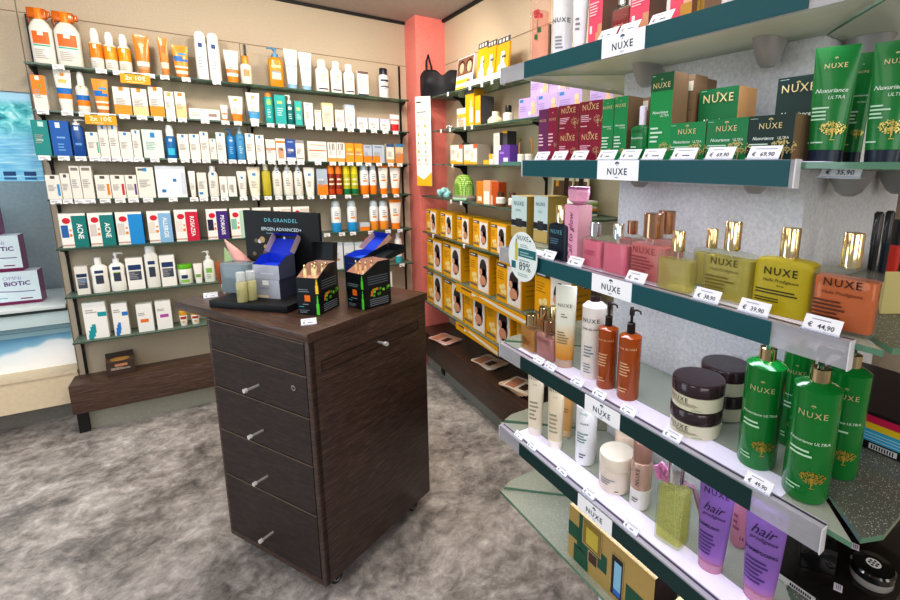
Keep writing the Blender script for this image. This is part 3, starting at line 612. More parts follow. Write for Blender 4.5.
A.append([(sw('#3a96cc'), 48.5, 63, 175, 'white carton with blue swatch'), (sw(), 63.5, 73, 173.4, 'white carton with dark emblem')]
  + [(boxA(W0, ((.15, .85, .86, .95, '#8a857f'),)), a, b, 166, 'tall white carton with grey heading') for a, b in ((73.5, 83.5), (84, 95.5))]
  + [(sw(OR), 97.5, 112.5, 175, 'white carton with orange swatch'), (sw('#c9302c'), 113, 127, 175, 'white carton with red swatch'), (sw('#6a3f8c'), 127.5, 139, 175, 'white carton with violet swatch'),
  (boxA(W0, sq('#2f8fd0') + ((.1, .4, .88, .95, '#6a6a6a'),)), 139.5, 156.5, 167, 'wide tall white carton with blue square'),
  (boxA('#e9edf3', ((.12, .45, .14, .74, '#fbfbf9'), (.52, .8, .14, .74, '#f4f4f2'), (.16, .3, .16, .26, '#2f7fc0'), (.56, .68, .5, .6, '#2f7fc0'), (.0, 1, .9, 1, '#d6dde8'), (.84, .97, .1, .8, '#cfd8e6')), ()), 158, 188, 166, 'wide gift carton with window showing two white bottles'),
  (tubA('#efece6', '#e9e6e0', lns=ln), 190.5, 197.5, 171, 'slim white tube'), (boxA(W0, ((.1, .5, .1, .2, '#2f8fd0'), (.2, .8, .6, .64, '#bbb'))), 199, 208.5, 172.6, 'white carton with low blue mark'),
  (botA(W0, '#e4e6e8', capf=.18, capw=.6, dr=.7, n=3, prints=bs('#2f7fc0'), lns=ln), 210, 220, 166, 'white bottle with blue emblem')]
  + [(boxA('#efece6', ((.35, .65, .2, .6, '#b9b4ae'),)), a, b, 176.5, 'small white carton') for a, b in ((221, 228.5), (229, 237.5))]
  + [(tubA(W0, '#f0eee8', prints=bs('#3a8fd0'), lns=ln), 238.5, 248.5, 171.3, 'white squeeze tube with blue emblem'), (tubA('#efe6d4', '#efe9dc', prints=bs('#3a8fd0'), lns=ln), 249, 262.5, 167, 'cream squeeze tube with blue emblem'),
  (botA('#cfc23c', '#e9e6d2', capf=.2, capw=.55, mat=glass('#d9cc45', .72, .1), prints=bs('#3a8fd0'), lns=()), 263.5, 272.5, 163.7, 'clear yellow oil bottle')]
  + [(botA(W0, '#eceef0', name='pump_bottle', pump=-1, capf=.22, capw=.5, prints=bs('#3a8fd0'), lns=ln), a, b, c, 'white pump bottle with blue emblem') for a, b, c in ((274, 283.5, 163), (284.5, 294.8, 162.4), (295.6, 304.5, 163))]
  + [(tubA('#f0ede4', '#eeeae0', prints=bs('#3a8fd0'), lns=ln), 305.2, 316.5, 167.5, 'white squeeze tube beside the pump bottles'),
  (boxA('#b3c0d4', ((0, 1, 0, .4, OR), (.1, .6, .55, .62, '#eef2f6'))), 318, 328.5, 168.8, 'blue-grey carton with orange foot'),
  (clearoil('#8f2a12', '#f08a1d', '#c8501a'), 329, 336.2, 165.5, 'red-brown oil spray with orange cap'), (clearoil('#8f2a12', '#f08a1d', '#c8501a'), 336.6, 343.7, 165.5, 'red-brown oil spray with orange cap'),
  (clearoil('#b7b51e', '#e2d21c', '#177a4e'), 344.4, 351.8, 165.8, 'yellow-green spray with yellow cap'), (clearoil('#b7b51e', '#e2d21c', '#177a4e'), 352.2, 359.5, 165.8, 'yellow-green spray with yellow cap'),
  (isd(OR), 361.5, 370.5, 163.7, 'silver-white spray can with orange foot'), (isd(OR), 371, 378, 163.7, 'silver-white spray can with orange foot'),
  (isdt(), 379.5, 389.5, 165, 'white tube with orange ends'), (isdt(), 391, 401.7, 165, 'white tube with orange ends')])
A.append([(kit('#16827f', 'ACNE'), 63, 90, 213.5, 'skin-care set carton with teal panel'), (kit('#16827f', 'ACNE', '#d9d2cc'), 91.5, 117, 212.8, 'skin-care set carton with teal panel'), (kit('#1f93d8', None, '#d9d2cc'), 119, 145.5, 212, 'skin-care set carton with bright blue panel'),
  (kit('#8fbce2', 'ALLERGIE', '#e3dcd6'), 150, 174, 211, 'skin-care set carton with light blue panel'), (kit('#cf1f45', 'ROSAZEA', '#e9e4dc'), 177, 200.6, 209.7, 'skin-care set carton with red panel'), (kit('#4a2a82', 'PSORIASIS', '#2e2a4c'), 208.5, 230, 209, 'skin-care set carton with purple panel'),
  (kit('#b9d8c4', None, '#8fc4b0'), 232, 252.5, 208.5, 'skin-care set carton with mint panel'), (kit('#d9cdbf', None, '#cfc8bf'), 254.5, 273, 207.7, 'skin-care set carton with sand panel'), (kit('#e0d6cc', None, '#cfc8bf'), 275.5, 293, 207, 'skin-care set carton with cream panel'), (kit('#d8d2ca', None, '#cfc8bf'), 294.5, 311, 206.6, 'skin-care set carton with grey panel'),
  (isd('#2fa0dc'), 333, 343, 201, 'white spray can with bright blue foot'), (isd('#2fa0dc'), 349, 358.7, 200.6, 'white spray can with bright blue foot'), (boxA('#c9d3e0', ((0, 1, 0, .5, OR),), ()), 360.5, 370, 222.8, 'small square orange and grey carton'),
  (isd('#f0a040'), 371.3, 380, 200.6, 'white spray can with light orange foot'), (isd('#f0a040'), 380.6, 390, 200.6, 'white spray can with light orange foot'), (isdt(), 390.8, 402.8, 199.7, 'white tube with orange ends')])
A.append([(boxA(W0, ((.1, .9, .62, .74, '#22385f'), (.14, .86, .34, .58, '#4c7da8'), (.14, .86, .22, .4, '#4b5566'))), 78, 91, 266.7, 'small white carton with navy oval emblem'),
  (botA('#f5f3ee', '#f3f3f3', name='lotion_bottle', capf=.2, capw=.42, n=2.6, dr=.6, waist=.07, prints=cetb()), 93, 110.5, 258, 'white waisted lotion bottle'),
  (botA('#f5f3ee', '#f3f3f3', name='pump_bottle', pump=1, capf=.26, capw=.42, n=2.6, dr=.6, waist=.07, prints=cetb('#b3cf2f')), 111.5, 127.5, 253, 'white waisted pump bottle with lime label'),
  (boxA('#f6f4f0', cet()), 129, 146, 258, 'white carton with navy and grey label'), (botA('#f5f3ee', '#efefef', capf=.18, capw=.75, n=3, dr=.6, sh=.04, prints=cetb()), 147.5, 161.5, 246, 'tall white bottle with navy label'),
  (boxA('#f6f4f0', cet()), 162.5, 177.5, 255.3, 'white carton with navy and grey label'), (jarA('#f3f3ee', '#6fbf2a', lidf=.22, prints=((-.5, .3, .3, .48, '#23406f'), (-.6, .5, .1, .24, '#9ccf5f'))), 178.5, 194, 265, 'white tub with bright green lid'),
  (tubA('#efeeea', '#f2f2f0', prints=((-.6, .5, .3, .45, '#7fae4f'),)), 194.8, 204, 263.6, 'small white squeeze tube'), (botA('#eef0ea', '#f3f3f3', name='pump_bottle', pump=-1, capf=.28, capw=.45, n=3, dr=.6, prints=((-.6, .5, .3, .45, '#8fbf5f'),), lns=((-.6, .5, .12, .28, 3, '#9fb58f'),)), 205, 216, 251, 'white pump bottle with green label')]
  + [(boxA('#e2e9ef', ((.1, .6, .3, .4, '#e7a070'), (0, 1, .88, 1, '#c6d4e0'))), a, b, 242.5, 'pale silver-blue carton') for a, b in ((334, 344), (345, 355), (355.8, 365))]
  + [(tubA('#e8841a', '#e07a18', prints=((-.5, .5, .45, .6, '#f3a850'),)), a, b, 238, 'orange pouch tube') for a, b in ((366, 378), (379, 391.5))] + [(botA('#eef0ee', '#e4e6e6', capf=.16, capw=.6, bands=((0, .22, '#3fb6c4'),), lns=ln), 396.5, 403.6, 233, 'white bottle with turquoise foot')])
A.append([(boxA('#f7f6f3', swoosh('#1fa3ac'), ((.1, .6, .72, .84, 2, '#b7b4b0'),)), 87, 110, 302.5, 'large white carton with teal swoosh'), (boxA('#f7f6f3', swoosh('#2a86d4'), ((.1, .6, .72, .84, 2, '#b7b4b0'),)), 115.3, 130.8, 303.3, 'white carton with blue swoosh'),
  (boxA('#f7f6f3', ((.2, .7, .34, .46, '#ef7f3a'),), ((.1, .7, .6, .72, 2, '#b7b4b0'),)), 139, 155, 304, 'white carton with orange bar'), (boxA('#f7f6f3', ((.25, .8, .42, .53, '#b957b5'),), ((.1, .7, .66, .76, 2, '#b7b4b0'),)), 158, 173.5, 301, 'white carton with pink-violet bar')]
  + [(jarA('#f4f1ea', '#d9a93a', lidf=.3, taper=.8, name='cup', prints=((-.7, .7, .45, .62, '#b5403a'), (-.3, .3, .2, .34, '#e0a83a'))), a, b, 311, 'small white cup with red and yellow print') for a, b in ((180, 188.5), (191.5, 200.5))]
  + [(boxA('#f3f0ec', ((.3, .75, .15, .45, '#e0b088'),)), 384.5, 393, 272, 'small white carton with peach circle')])
GAPY = {0: .028, 1: .028, 2: .026, 3: .026, 4: .03, 5: .035, 6: .035}
for k, row in enumerate(A):
    yf = YA + GAPY[k]; z = AZ[k] + .0006
    for mk, xl, xr, yt, desc in row:
        a, b = FA.at(xl, z, yf), FA.at(xr, z, yf); P = (a + b) / 2; w = (b - a).length; h = min(height(P, yt), (AZ[k - 1] - .0105 - z) if k else 9)
        o, hd = mk(desc, w * .985, h); put(o, (P.x, yf + hd, z), random.uniform(-.03, .03)); reg(o, desc, ANAME[k])
# price tags hanging on the front edge
tag_me = {}
def shelf_tag(w=.036, h=.024):
    mb = MB(); mb.box(-w / 2, w / 2, -.0015, 0, -h + .006, .006, PAPER); mb.box(-w / 2, w / 2, -.0012, .008, .0057, .0063, PAPER); fn = lambda x, z: (x, -.002, z)
    lines(mb, fn, -w * .4, w * .3, -h * .35, .001, 2, M('#9a9aa2', .6), 1); lines(mb, fn, -w * .1, w * .4, -h * .7, -h * .4, 1, M('#55555c', .6), 1)
    return mb.build('price_tag', smooth=False)
TAGS = [[58, 101, 118, 149.5, 164.5, 186, 216.5], None, None, None, [327, 342, 353, 371, 388, 400], [402, 207], []]
for k in range(7):
    px = TAGS[k] if TAGS[k] is not None else [(r[1] + r[2]) / 2 for r in A[k]]
    last = -99
    for x in px:
        if x - last < 8.6: continue
        last = x; o = shelf_tag(.044 if x < 150 else .04); P = FA.at(x, AZ[k] - .001, YA - .0016); put(o, (P.x, YA - .0006, AZ[k] - .0055), 0)
        o['category'] = 'price tag'; reg(o, 'white shelf-edge price tag', ANAME[k])
def promo(px, py, k, label):
    P = FA.at(px, AZ[k], YA - .004); mb = MB(); w, h = .125, .048
    mb.box(-w / 2, w / 2, -.001, 0, -h, 0, M('#f3a51c', .5)); mb.box(-w / 2, w / 2, -.001, .0026, .004, .0105, PAPER); fn = lambda x, z: (x, -.0016, z)
    mb.text('2x 10€', .03, fn, M('#fff6da', .5), 0, -h * .42, bold=.02); lines(mb, fn, -w * .3, w * .3, -h * .86, -h * .72, 1, M('#fde6b0', .5), 1)
    o = mb.build('promotion_card', smooth=False, loc=(P.x, YA - .0026, AZ[k] - .012)); tag(o, label, 'sign')
promo(134.5, 72, 0, 'orange promotion card on the top back-wall shelf edge'); promo(100, 114, 1, 'orange promotion card on the second back-wall shelf edge')

# back-wall bench
t = thing('wall_bench', 'dark wood bench ledge under the back-wall glass shelves', 'bench', (-.735, 3.43, 0))
mb = MB(); mb.rbox(0, 1.98, 0, .169, .145, .315, WENGE_LIT, .003); mb.build('bench_box', t)
mb = MB(); mb.box(.045, 2.0, .10, .169, 0, .144, PLINTH); mb.build('plinth', t, smooth=False)
mb = MB(); mb.box(.0, .045, .07, .165, 0, .1445, M('#23221f', .6)); mb.build('foot', t, smooth=False)
a, b = FA.at(108, .315, 3.475), FA.at(136, .315, 3.475)
w = (b - a).x; mb = MB(); BR = M('#4b3a31', .35); mb.box(-w / 2, w / 2, 0, .085, 0, .085, BR, BR, M('#b08a66', .5), M('#6a5445', .4)); fn = lambda x, z: (x, -.0008, z)
for k in range(24):
    a_ = 2 * PI * k / 24; b_ = 2 * PI * (k + 1) / 24; c_ = (.0, .045, .0856)
    mb.add([c_, (math.cos(a_) * w * .36, .045 + math.sin(a_) * .036, .0856), (math.cos(b_) * w * .36, .045 + math.sin(b_) * .036, .0856)], [(0, 1, 2)], M('#d9a55a', .4))
patch(mb, fn, -w * .2, w * .25, .055, .07, M('#c98d6a', .5), 1); lines(mb, fn, -w * .35, w * .35, .036, .052, 3, M('#d9c9bd', .5), 1)
mb.quad((-w / 2, .085, .085), (w / 2, .085, .085), (w / 2, .09, .115), (-w / 2, .09, .115), M('#3a2c26', .5))
P = FA.at(122, .315, 3.475); o = mb.build('carton', smooth=False, loc=(P.x, 3.475, .3156), rotz=.12); tag(o, 'brown open gift carton on the back-wall bench', 'box')
NZ = [1.806, 1.566, 1.323, 1.033, .767, .53]
# ------------------------------------------------------------------ right wall shelves (same heights as the back wall)
BXU, BXL = 1.32, 1.26
BNAME = ['top right-wall shelf', 'second right-wall shelf', 'third right-wall shelf', 'fourth right-wall shelf', 'upper yellow-carton shelf', 'middle yellow-carton shelf', 'lowest yellow-carton shelf']
for k, z in enumerate(AZ):
    xf, y1 = (BXU, 3.19) if k < 3 else (BXL, 3.27)
    t = thing('glass_shelf', ORD[k] + ' glass shelf from the top on the right wall', 'shelf', (0, 0, z), 0, 'glass shelves of the right wall')
    glass_board('glass_panel', t, [(xf, 1.45), (XW - .004, 1.45), (XW - .004, y1), (xf, y1)], -.009, 0, SGLASS, EDGE)
    for y in (3.02, 2.06):
        mb = MB(); dp = .1
        p = [(XW - .012, -.009), (XW - dp, -.009), (XW - dp, -.018), (XW - .05, -.03), (XW - .012, -.085)]
        vs = [(a, y - .006, b) for a, b in p] + [(a, y + .006, b) for a, b in p]
        mb.add(vs, [(0, 1, 2, 3, 4), (9, 8, 7, 6, 5), (0, 5, 6, 1), (1, 6, 7, 2), (2, 7, 8, 3), (3, 8, 9, 4), (4, 9, 5, 0)], BLACK); mb.build('bracket', t, smooth=False)
for k, y in enumerate((3.02, 2.06)):
    mb = MB(); mb.box(-.01, 0, -.006, .006, 0, 1.95, BLACK)
    o = mb.build('shelf_rail', smooth=False, loc=(XW - .0005, y, .318)); tag(o, ('black slotted wall rail on the right wall beside the pink column', 'black slotted wall rail on the right wall behind the purple cartons')[k], 'rail')
t = thing('wall_bench', 'dark wood bench ledge under the yellow cartons on the right wall', 'bench', (0, 0, 0))
mb = MB(); mb.rbox(1.25, XW - .002, 1.2, 3.355, .135, .315, WENGEB, .003); mb.build('bench_box', t)
mb = MB(); mb.box(1.31, XW - .002, 1.2, 3.35, 0, .1345, M('#8f938d', .35)); mb.build('plinth', t, smooth=False)
mb = MB(); mb.rbox(1.3015, 1.3095, 3.02, 3.08, .03, .105, M('#101010', .4), .003); mb.build('socket', t)
def spot(fr, xl, xr, yt, z, yb=None, d=None, round_=False):
    """where a thing stands: its front foot, its width and its height"""
    xc = (xl + xr) / 2
    if yb is not None: P = atz(xc, yb, z)
    else: P = fr.at(xc, z, d)
    if round_:
        g = yb if yb is not None else proj(P)[1]
        a, b = ray(xl, g), ray(xr, g); a.z = b.z = 0; ha = a.angle(b) / 2; Q = P.copy(); Q.z = 0
        w = 2 * Q.length * math.sin(ha) / (1 - math.sin(ha))
    else:
        dl = fr.loc(P).y; w = (fr.at(xr, z, dl) - fr.at(xl, z, dl)).length
    hk = {False: 0, True: .5}.get(round_, round_)
    Q = P + Vector((P.x, P.y, 0)).normalized() * (w * hk if z < 1.4 else 0)
    h = height(Q, yt)
    LV = NZ if fr is FN else AZ
    up = [v for v in LV if v > z + .02]
    if up and abs(min(LV, key=lambda v: abs(v - z)) - z) < .02: h = min(h, min(up) - .0105 - z)
    return P, w, h
def faceP(P, fr, k=1.0):               # rotation that turns a front towards the viewer's side of the shop
    v = P - EYE; a = math.atan2(-v.x, v.y); d = (a - fr.a + PI) % (2 * PI) - PI
    return fr.a + d * k
def stand(fr, spec, maker, z, twist=0, face=0, lift=.0006):
    P, w, h = spec; o, hd = maker(w, h)
    rz = (faceP(P, fr, face) if face else fr.a) + twist
    Y = Vector((-math.sin(rz), math.cos(rz), 0)); put(o, (P.x + Y.x * hd, P.y + Y.y * hd, z + lift), rz); return o

# yellow breast-pump cartons in three rows, with a darker second row behind
YE = '#f0b10e'
def pump_carton(label, group=None, d=.11):
    def f(w, h):
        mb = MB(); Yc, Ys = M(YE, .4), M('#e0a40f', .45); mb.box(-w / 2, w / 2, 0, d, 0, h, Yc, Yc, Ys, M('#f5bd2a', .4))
        fn = lambda x, z: (x, -.0006, z); f2 = lambda x, z: (x, -.0010, z); f3 = lambda x, z: (x, -.0014, z)
        patch(mb, fn, -.05 * w, .46 * w, .03 * h, .93 * h, M('#f2efee', .4), 1)
        def blob(cx, cz, rx, rz, c, g=f2, n=16): mb.add([g(cx * w, cz * h)] + [g((cx + rx * math.cos(2 * PI * i / n)) * w, (cz + rz * math.sin(2 * PI * i / n)) * h) for i in range(n)], [(0, 1 + i, 1 + (i + 1) % n) for i in range(n)], M(c, .45))
        blob(.2, .62, .17, .24, '#3a2f30'); blob(.24, .40, .15, .22, '#4a3c3b'); blob(.19, .30, .15, .15, '#d9a184', f3); blob(.09, .52, .07, .09, '#dba98d', f3); blob(.28, .13, .16, .08, '#f6f1ef', f3)
        patch(mb, fn, -.47 * w, -.08 * w, .86 * h, .95 * h, M('#4b4a52', .45), 1); patch(mb, f2, -.44 * w, -.2 * w, .885 * h, .92 * h, M('#e9e9ee', .45), 1)
        for cx, cz in ((-.32, .36), (-.2, .4), (-.26, .26), (-.14, .27)): blob(cx, cz, .065, .07, '#f6e2a0', fn)
        lines(mb, fn, -.46 * w, -.14 * w, .56 * h, .78 * h, 4, M('#b98812', .5), 1); patch(mb, fn, -.48 * w, -.1 * w, .1 * h, .16 * h, M('#7c7468', .5), 1)
        for i in range(4): mb.quad((w / 2 + .0006, d * .2, h * (.3 + .12 * i)), (w / 2 + .0006, d * .8, h * (.3 + .12 * i)), (w / 2 + .0006, d * .8, h * (.33 + .12 * i)), (w / 2 + .0006, d * .2, h * (.33 + .12 * i)), M('#b98812', .5))
        o = mb.build('carton', smooth=False); return tag(o, label, 'box', group), 0
    return f
ROWS = [(4, [(426.5, 436.5, 210), (440.5, 452.5, 213), (457, 469, 216.5), (473, 488, 220), (490.5, 506, 224)]),
        (5, [(427.5, 442, 239), (443.5, 461, 244), (469.5, 489, 252.5), (496, 521, 263.6), (533.5, 570, 273)]),
        (6, [(427.5, 442.5, 272), (444, 463, 281), (464, 485, 290), (486, 510, 302.5), (516, 540, 317)])]
for k, row in ROWS:
    last = None
    for xl, xr, yt in row:
        sp = spot(FB, xl, xr, yt, AZ[k], d=BXL + .022); o = stand(FB, sp, pump_carton(''), AZ[k]); reg(o, 'yellow carton with mother photo', BNAME[k])
for k, (ys, h) in enumerate(((2.93, .125), (2.72, .125), (2.5, .125), (2.3, .125))):
    o, _ = pump_carton('', d=.09)(.16, h); put(o, (1.398, ys, AZ[4] + .0006), -PI / 2); reg(o, 'yellow carton standing behind the front row', BNAME[4])
def strip(px0, px1, k, label):
    a, b = FB.at(px0, AZ[k] - .01, BXL - .004), FB.at(px1, AZ[k] - .01, BXL - .004); L = (b - a).length; mb = MB(); mb.box(0, L, -.001, 0, -.045, .008, M(YE, .4))
    vs = []; n = 16
    for i in range(n + 1):
        u = i / n; vs += [(L * (.22 + .78 * u), -.0016, -.038 + .03 * (1 - u) ** 1.5), (L * (.22 + .78 * u), -.0016, -.03 + .034 * (1 - .75 * u) * min(1, u * 5))]
    mb.add(vs, [(2 * i, 2 * i + 2, 2 * i + 3, 2 * i + 1) for i in range(n)], M('#f4f1e8', .4))
    mb.box(L * .08, L * .22, -.0018, -.001, -.012, -.002, M('#55524e', .5))
    o = mb.build('shelf_edge_banner', smooth=False); put(o, (a.x, a.y, AZ[k] - .009), FB.a); tag(o, label, 'sign')
strip(456, 548, 5, 'yellow and white edge banner below the middle yellow cartons'); strip(456, 498, 6, 'yellow and white edge banner below the lowest yellow cartons')

# top shelf: bra, photo card, header cards
P = FB.at(446, AZ[0], 1.37); P = FB.at(443, AZ[0], 1.41); t = thing('nursing_bra', 'black nursing bra shown on the top right-wall shelf', 'bra', (P.x, P.y, AZ[0] + .0006), faceP(P, FB, .8))
FAB = M('#1d1b24', .6)
mb = MB(); nu, nv = 36, 14; vs = []; fs = []
def brap(u, v):
    ang = u * 1.35; rx, ry = .18, .085; z = v * .15
    top = .19 - .035 * math.exp(-(u / .13) ** 2) - .05 * max(0, abs(u) - .62) * 2
    z = v * top; s = 0
    for c in (-.42, .42): s += math.exp(-((u - c) / .27) ** 2 - ((v - .58) / .34) ** 2)
    k = 1 + .6 * s
    return (math.sin(ang) * rx * (1 + .12 * s), .085 - math.cos(ang) * ry * k - .0 , z)
for i in range(nu + 1):
    for j in range(nv + 1): vs.append(brap(-1 + 2 * i / nu, j / nv))
for i in range(nu):
    for j in range(nv): fs.append((i * (nv + 1) + j, (i + 1) * (nv + 1) + j, (i + 1) * (nv + 1) + j + 1, i * (nv + 1) + j + 1))
mb.add(vs, fs, FAB); o = mb.build('cups', t); md = o.modifiers.new('cloth', 'SOLIDIFY'); md.thickness = .004; md.offset = 0
mb = MB(); mb.tube([(math.sin(u * 1.35) * .182, .085 - math.cos(u * 1.35) * .088, .008) for u in [x / 10 for x in range(-10, 11)]], .007, FAB, 6); mb.build('band', t)
for s in (-1, 1):
    mb = MB(); a = brap(.5 * s, 1); mb.tube([a, (a[0] * 1.05, a[1] + .02, a[2] + .06), (a[0] * 1.0, a[1] + .05, a[2] + .11), (a[0] * .9, a[1] + .09, a[2] + .035), (a[0] * .85, a[1] + .1, a[2] - .04), (a[0] * .9, a[1] + .095, .02)], .0075, FAB, 6); mb.build('strap', t)
sp = spot(FB, 455, 471, 56, AZ[0], d=1.355)
def photo_card(w, h):
    mb = MB(); mb.box(-w / 2, w / 2, 0, .004, 0, h, WHITE); fn = lambda x, z: (x, -.0005, z); f2 = lambda x, z: (x, -.0008, z); f3 = lambda x, z: (x, -.0011, z)
    patch(mb, fn, -.48 * w, .48 * w, .46 * h, .98 * h, M('#7a5544', .5), 1)
    def blob(cx, cz, rx, rz, c, g): mb.add([g(cx * w, cz * h)] + [g((cx + rx * math.cos(2 * PI * i / 14)) * w, (cz + rz * math.sin(2 * PI * i / 14)) * h) for i in range(14)], [(0, 1 + i, 1 + (i + 1) % 14) for i in range(14)], M(c, .45))
    for c in (-.22, .24): blob(c, .72, .2, .2, '#3a241d', f2); blob(c + .02, .68, .14, .16, '#dfa78c', f3)
    patch(mb, f2, -.48 * w, .3 * w, .22 * h, .34 * h, M('#f2c22a', .4), 1); blob(.28, .2, .14, .09, '#d9325a', f3); patch(mb, f2, -.48 * w, .1 * w, .0, .12 * h, M('#f2c22a', .4), 1)
    o = mb.build('photo_card', smooth=False); o.rotation_euler.x = -.12; return tag(o, 'white showcard with two faces beside the black bra', 'card'), 0
stand(FB, sp, photo_card, AZ[0])
for k, (a, b, yt) in enumerate(((475.5, 484.5, 42), (484.5, 493.5, 40.5), (494.5, 506.5, 37))):
    sp = spot(FB, a, b, yt, AZ[0], d=1.35)
    def hc(w, h):
        mb = MB(); mb.box(-w / 2, w / 2, 0, .012, 0, h * .86, M('#dba60c', .4)); mb.box(-w / 2, w / 2, 0, .003, h * .86, h, M('#4b4a4c', .5)); fn = lambda x, z: (x, -.0006, z); f2 = lambda x, z: (x, -.001, z)
        for i in range(3): patch(mb, fn, w * (-.36 + .28 * i), w * (-.2 + .28 * i), h * .89, h * .97, M('#d8d6d2', .5), 1)
        vs = [fn(0, h * .26)] + [fn(math.cos(2 * PI * i / 18) * w * .36, h * (.26 + .14 * math.sin(2 * PI * i / 18))) for i in range(18)]
        mb.add(vs, [(0, 1 + i, 1 + (i + 1) % 18) for i in range(18)], M('#b9bcc2', .35)); patch(mb, f2, -.12 * w, .16 * w, .36 * h, .66 * h, M('#e4e6ea', .35), 1); patch(mb, f2, -.05 * w, .3 * w, .5 * h, .56 * h, M('#55585e', .4), 1)
        o = mb.build('header_card', smooth=False); o.rotation_euler.x = -.1; return tag(o, '', 'card'), 0
    o = stand(FB, sp, hc, AZ[0], lift=.004); reg(o, 'yellow header card with grey breast pump', BNAME[0])
def pr(*a): return a
B_ = [(1, 457, 465.5, 108.5, 'white and yellow carton with photo', boxA(W0, ((0, 1, .5, .7, '#f0bb1a'), (.2, .8, .05, .4, '#e0b59a'))), 1.345), (1, 465.5, 474, 88, 'tall yellow carton with grey top', boxA('#f0b10e', ((0, 1, .88, 1, '#47464a'), (.5, .85, .1, .5, '#f2efe6'), (.6, .75, .4, .7, '#e5d9b0')), (), side='#d49a10', top='#47464a', d=.07), 1.345),
      (1, 475, 480.5, 96, 'second yellow and dark grey carton', boxA('#f0b10e', ((.2, .9, .1, .5, '#f2efe6'),), (), side='#4a484b', top='#47464a', d=.09), 1.345),
      (2, 450.5, 462.5, 145, 'white carton with orange petal print', boxA(W0, ((0, 1, 0, .12, '#f2b01c'), (0, .5, .12, .2, '#f2c65a'), (.72, 1, .8, 1, '#e8642a'), (.6, .66, .3, .6, '#eeb24a')), ((.1, .5, .55, .75, 3, '#c9c2b9'),), side='#b0a59a', d=.09), 1.345), (2, 464, 477, 144.5, 'white carton with orange petal print', boxA(W0, ((0, 1, 0, .12, '#f2b01c'), (0, .5, .12, .2, '#f2c65a'), (.72, 1, .8, 1, '#e8642a'), (.6, .66, .3, .6, '#eeb24a')), ((.1, .5, .55, .75, 3, '#c9c2b9'),), side='#b0a59a', d=.09), 1.345),
      (2, 483.5, 488.5, 160, 'tiny yellow carton', boxA('#f2bb16', (), ()), 1.345), (2, 489, 492.5, 154, 'small yellow and white carton', boxA(W0, ((0, 1, .5, 1, '#f2bb16'),), ()), 1.345), (2, 493.5, 499.5, 133, 'tall white and grey carton with yellow lid', boxA(W0, ((.1, .9, .6, .9, '#d5d0ca'),), (), side='#4c4a4d', top='#f0b10e', d=.06), 1.36), (2, 502, 507, 131, 'tall dark grey carton with yellow lid', boxA('#5a575a', ((0, 1, .93, 1, '#f0b10e'),), (), side='#3f3d40', top='#f0b10e', d=.06), 1.38),
      (2, 498.5, 509.5, 145, 'purple carton with cut-away corner', boxA('#6d45a6', ((.0, .2, .75, 1, W0), (.45, .85, .1, .35, '#e9e3f0'), (.1, .5, .55, .65, '#a98fd0')), ()), 1.335),
      (3, 476.5, 483, 181, 'amber and cream carton', boxA('#d98a1c', ((.2, .8, .1, .3, '#f3ece2'),), ()), 1.30), (3, 483.2, 490, 180.5, 'peach carton with white label', boxA('#efb48a', ((.1, .9, 0, .55, '#f4efea'),), ()), 1.30), (3, 490, 498.5, 182, 'orange-brown carton', boxA('#c2571c', ((0, .3, 0, .4, '#efe4d8'),), (), side='#a5481a'), 1.31)]
for k, xl, xr, yt, desc, mk, d in B_:
    sp = spot(FB, xl, xr, yt, AZ[k], d=d); o = stand(FB, sp, lambda w, h: mk(desc, w, h), AZ[k]); reg(o, desc, BNAME[k])
for k, xl, xr, yt, desc, mk, d in [(1, 501, 506.5, 105, 'small white vial with black cap', botA(W0, '#1a1a1c', capf=.4, capw=.6), 1.38), (1, 484.5, 492.5, 111, 'cream round bottle with knob lid', botA('#efe3c4', '#efe6cf', capf=.35, capw=.45, sh=.3), 1.36),
                              (3, 494, 499, 192, 'small white vial with brown cap', botA(W0, '#5b3a28', capf=.35, capw=.7, bands=((0, .2, '#7a4a32'),)), 1.275), (3, 506.5, 511, 192.5, 'small white vial with brown cap', botA(W0, '#5b3a28', capf=.35, capw=.7, bands=((0, .2, '#7a4a32'),)), 1.275)]:
    sp = spot(FB, xl, xr, yt, AZ[k], d=d); o = stand(FB, sp, lambda w, h: mk(desc, w, h), AZ[k]); reg(o, desc, BNAME[k])
# dark cap lying on the cartons, amber-handled jars, mesh cap, cloth flower
P = FB.at(466, AZ[2], 1.466); mb = MB(); mb.body([(0, .07, .028, M('#55524f', .6)), (.1, .068, .027, M('#55524f', .6)), (.135, .05, .02, M('#55524f', .6)), (.148, .02, .015, M('#55524f', .6))], 24); o = mb.build('dome_box', loc=(P.x, P.y, AZ[2] + .0006), rotz=FB.a); tag(o, 'grey dome behind the white orange-petal cartons', 'box')
for k, px in enumerate((518, 525.5)):
    P = FB.at(px, AZ[2], 1.345); o, hd = jar('white jar pair with amber loop on the third right-wall shelf', .045, .055, W0, '#e9e4da', .28, prints=((-.6, .6, .2, .5, '#d9d4cc'),)); put(o, (P.x + hd, P.y, AZ[2] + .0006), FB.a); o['label'] = ''
    mb = MB(); s = -1 if k == 0 else 1; mb.tube([(s * .02, 0, .05), (s * .026, 0, .08), (s * .02, 0, .115), (s * .004, 0, .135)], [.003, .004, .004, .003], M('#b9792a', .25), 6); mb.build('loop', o); reg(o, 'white jar with amber loop', BNAME[2])
P = FB.at(464, AZ[3], 1.33)
